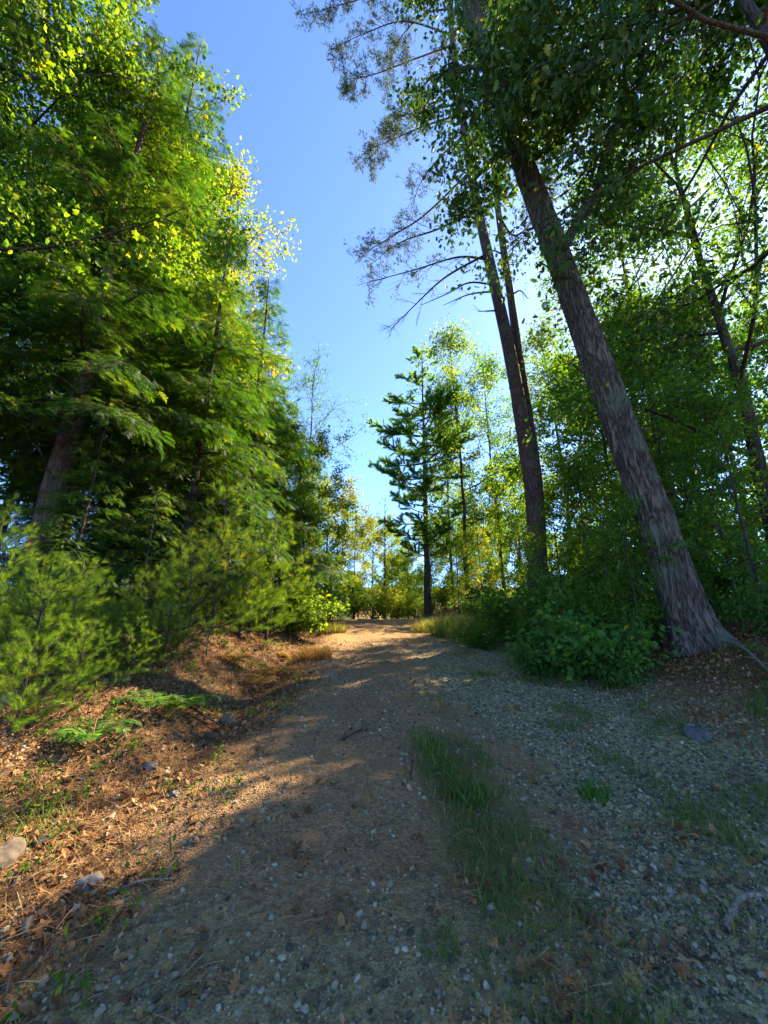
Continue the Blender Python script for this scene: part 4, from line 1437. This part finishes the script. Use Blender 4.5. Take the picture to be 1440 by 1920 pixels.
grass_clump(868, 1150, 12.0, .95, .75, 2600, "big hazy green grass clump where the right verge meets the crest", t0=.2, t1=.85, seed=1)
grass_clump(800, 1165, 13.2, .5, .5, 700, "yellow dry grass tuft catching sun beside the crest", t0=.6, t1=1, seed=2)
grass_clump(1115, 1480, 3.25, .11, .16, 90, "bright green tuft alone in the right gravel", 'fern_green', seed=3)
grass_clump(880, 1490, 3.2, .13, .2, 130, "tall green tuft on the median strip, farthest of the median tufts", seed=4, t0=.1, t1=.6)
grass_clump(960, 1770, 2.25, .17, .13, 120, "spiky grass tuft with yellow blades at the bottom of the median strip", seed=6, t0=.1, t1=.8)
grass_clump(830, 1845, 2.1, .1, .07, 110, "small light green tuft nearest the camera", 'fern_green', seed=7)
grass_clump(1240, 1330, 4.5, .3, .12, 140, "thin grass around the pale stones under the leaning trunk", seed=8, t0=.2, t1=.7)
grass_clump(1420, 1530, 3.05, .25, .12, 160, "grass tuft at the right frame edge", seed=9, t0=.1, t1=.6)
grass_clump(590, 1210, 8.6, .35, .28, 1000, "tawny grass fringe along the left road edge", 'fern_gold', seed=10)
grass_clump(625, 1170, 13.0, .4, .35, 800, "pale yellow grass fringe near the crest on the left", t0=.6, t1=1, seed=11)
grass_clump(1050, 1320, 4.6, .18, .10, 160, "faint green grass at the gravel edge below the dark shrub", seed=12, t0=.0, t1=.5)
grass_clump(20, 1530, 2.8, .3, .14, 260, "green grass at the left frame edge beside the tan boulder", seed=13, t0=.1, t1=.6)

# ------------------------------------------------------------------ stones, stump, sticks
def rock(px, py, Y, s, label, col, seed, flat=.7, name='rock'):
    v, f = ico(4, 200 + seed, .16, flat)
    r = np.random.default_rng(seed)
    for k in range(22):
        fq = r.choice([5, 9, 16])
        w = r.normal(0, 1, 3) * fq
        v = v + unit(v) * (.10 / fq * np.sin(v @ w + 2 * np.sin(v @ w[::-1] * .6) + r.uniform(0, 6)))[:, None]
    g = Geo(); s *= .85
    g.add(v * s, tris=f, tint=.5)
    p = gpos(px, py, Y, -s * flat * .12)
    m = tint_mat("stone_" + label.split()[0], [(0, col), (1, col)], bump_scale=22)
    o = link(name, g.mesh("rock", True), m, None, p)
    o.rotation_euler = (0, 0, r.uniform(0, 6.28))
    tag(o, label, "stone", "stones along the verges")


rock(286, 1408, 3.75, .075, "round pale grey stone on the left verge above the red leaves", (0.144, 0.129, 0.111), 1)
rock(430, 1325, 5.0, .14, "squarish tan block stone sitting on the ditch edge", (0.156, 0.114, 0.072), 2, .85)
rock(168, 1650, 2.45, .075, "whitish stone half sunk in leaves at the lower left", (0.204, 0.180, 0.156), 3)
rock(14, 1590, 2.6, .11, "large tan boulder cut by the left frame edge", (0.10, 0.078, 0.058), 4, .8)
rock(80, 1545, 2.75, .06, "dark stone touching the tan boulder", (0.042, 0.036, 0.033), 5)
rock(8, 1360, 4.0, .13, "pale boulder under the vivid young pine at the left edge", (0.198, 0.162, 0.120), 6, .8)
rock(225, 1175, 6.2, .22, "sunlit tan rock beside the rotten stump", (0.180, 0.126, 0.090), 7, .8)
rock(400, 1345, 4.6, .10, "flat brown stone under the block stone", (0.084, 0.054, 0.036), 8, .5)
rock(1287, 1322, 4.55, .07, "small whitish stone below the leaning trunk", (0.252, 0.264, 0.240), 9)
rock(1300, 1345, 4.35, .16, "dark grey boulder under the small whitish stone", (0.085, 0.088, 0.085), 10, .6)
rock(230, 1410, 3.75, .055, "brown stone left of the round pale grey one", (0.090, 0.066, 0.048), 11)
rock(55, 1745, 2.2, .06, "tan stone in the sunny straw at the lower left edge", (0.180, 0.132, 0.090), 12)
rock(330, 1460, 3.35, .05, "little grey stone among dry leaves on the left verge", (0.120, 0.114, 0.108), 13)
rock(110, 1500, 2.95, .05, "little dark brown stone in the shaded leaves", (0.054, 0.042, 0.036), 14)


def stick(pts, r0, label, mat='wood_dry', name='fallen_branch', seed=0, twigs=3, ground=True):
    r = np.random.default_rng(300 + seed)
    P = []
    for (px, py, Y, lift) in pts:
        p = at(px, py, Y)
        P.append([p[0], Y, float(ground_h(p[0], Y)) + lift])
    P = resample(np.array(P), 18)
    root = P[0].copy()
    P = P - root
    g = Geo(); g.tube(P, np.linspace(r0, r0 * .35, 18), 7)
    for k in range(twigs):
        q, qd = along(P, r.uniform(.3, .95))
        g.tube(poly(r, q, unit(qd + r.normal(0, .5, 3) + np.array([0, 0, .25])), r.uniform(.1, .4), 3, .15), np.array([.35, .3, .2, .1]) * r0, 4)
    o = link(name, g.mesh(name, True), M[mat], None, root)
    tag(o, label, "branch", "fallen branches")


stick([(1365, 1775, 2.15, .02), (1395, 1735, 2.25, .05), (1440, 1718, 2.28, .04), (1500, 1720, 2.26, .02)], .017, "curved grey fallen branch at the lower right edge", seed=1, twigs=1)
stick([(1325, 1170, 6.4, .12), (1385, 1210, 5.9, .10), (1440, 1262, 5.2, .06), (1520, 1330, 4.4, .04)], .03, "long fallen branch running right from the leaning trunk's foot", seed=2)
stick([(640, 1372, 4.35, .01), (672, 1362, 4.45, .035), (690, 1356, 4.5, .02)], .012, "short dark stick lying on the middle of the road", 'bark_dark', seed=3)
stick([(770, 1450, 3.45, .012), (772, 1425, 3.65, .02), (776, 1408, 3.8, .012)], .006, "tiny twig standing up near the median grass", 'bark_dark', seed=4, twigs=1)
stick([(300, 1335, 4.9, .03), (360, 1332, 4.9, .06), (420, 1338, 4.8, .03)], .02, "brown rotten branch on the shaded ditch edge", 'bark_dark', seed=5)
stick([(100, 1310, 4.8, .04), (180, 1300, 4.9, .10), (270, 1285, 5.1, .05)], .022, "sunlit tan branch lying between the green ferns", seed=6)
stick([(200, 1690, 2.35, .015), (260, 1675, 2.4, .03), (330, 1655, 2.45, .012)], .008, "thin reddish twig on the lower left verge", seed=7)


def stump():
    r = np.random.default_rng(55)
    p = gpos(178, 1185, 6.25, .05)
    e = empty('stump', p, "dark rotten stump on the left bank beside the sunlit tan rock", "stump")
    g = Geo()
    pts = np.column_stack([np.zeros(12), np.linspace(0, .06, 12), np.linspace(0, .5, 12)])
    g.tube(pts, .17 + .10 * np.exp(-pts[:, 2] / .12), 24, bumpf=trunk_bump(55, .13, 7), cap=False)
    link('base', g.mesh("base", True), BK, e)
    c = Geo()
    th = np.arange(24) * 2 * math.pi / 24
    rr = .15 * (1 + .1 * np.sin(5 * th))
    v = np.column_stack([np.cos(th) * rr, .06 + np.sin(th) * rr, .46 + .10 * np.abs(np.sin(3.5 * th)) * r.random(24)])
    c.add(np.vstack([v, [[0, .06, .40]]]), tris=[[i, (i + 1) % 24, 24] for i in range(24)])
    link('broken_top', c.mesh("broken_top"), M['wood_dry'], e)


stump()


def bare_stem(px, py, Y, top, label, seed):
    r = np.random.default_rng(seed)
    p = gpos(px, py, Y)
    H = at(px, top, Y)[2] - p[2]
    g = Geo()
    P = trunk_path(r, H, (0.0, 0), 8, .03)
    g.tube(resample(P, 24), np.linspace(.012, .004, 24), 6)
    for k in range(6):
        q, qd = along(P, r.uniform(.35, .95))
        g.tube(poly(r, q, unit(qd * .8 + r.normal(0, .6, 3)), r.uniform(.15, .45), 4, .15), np.linspace(.005, .002, 5), 4)
    o = link('bare_sapling', g.mesh("bare_sapling", True), M['bark_pale'], None, p)
    tag(o, label, "sapling", "bare stems on the left bank")


bare_stem(297, 1275, 5.6, 1120, "bare thin sapling stem standing in the sunlit bank leaves", 1)
bare_stem(330, 1250, 6.2, 1170, "short bare stem right of the taller bare one", 2)
bare_stem(385, 1245, 6.4, 1165, "crooked bare stem in front of the nearest young pine", 3)


def dead_pole():
    a, b = at(1345, 985, 7.4), at(1415, 1075, 7.0)
    d = unit(b - a)
    a2 = a - d * .8
    b2 = b + d * 1.2
    P = np.array([b2, b, (a + b) / 2 + np.array([0, 0, .02]), a, a2])
    root = P[0].copy()
    g = Geo(); g.tube(resample(P - root, 24), np.linspace(.022, .01, 24), 6)
    o = link('dead_pole', g.mesh("dead_pole", True), M['bark_pale'], None, root)
    tag(o, "pale dead pole slanting through the shade right of the leaning trunk", "dead branch")


dead_pole()
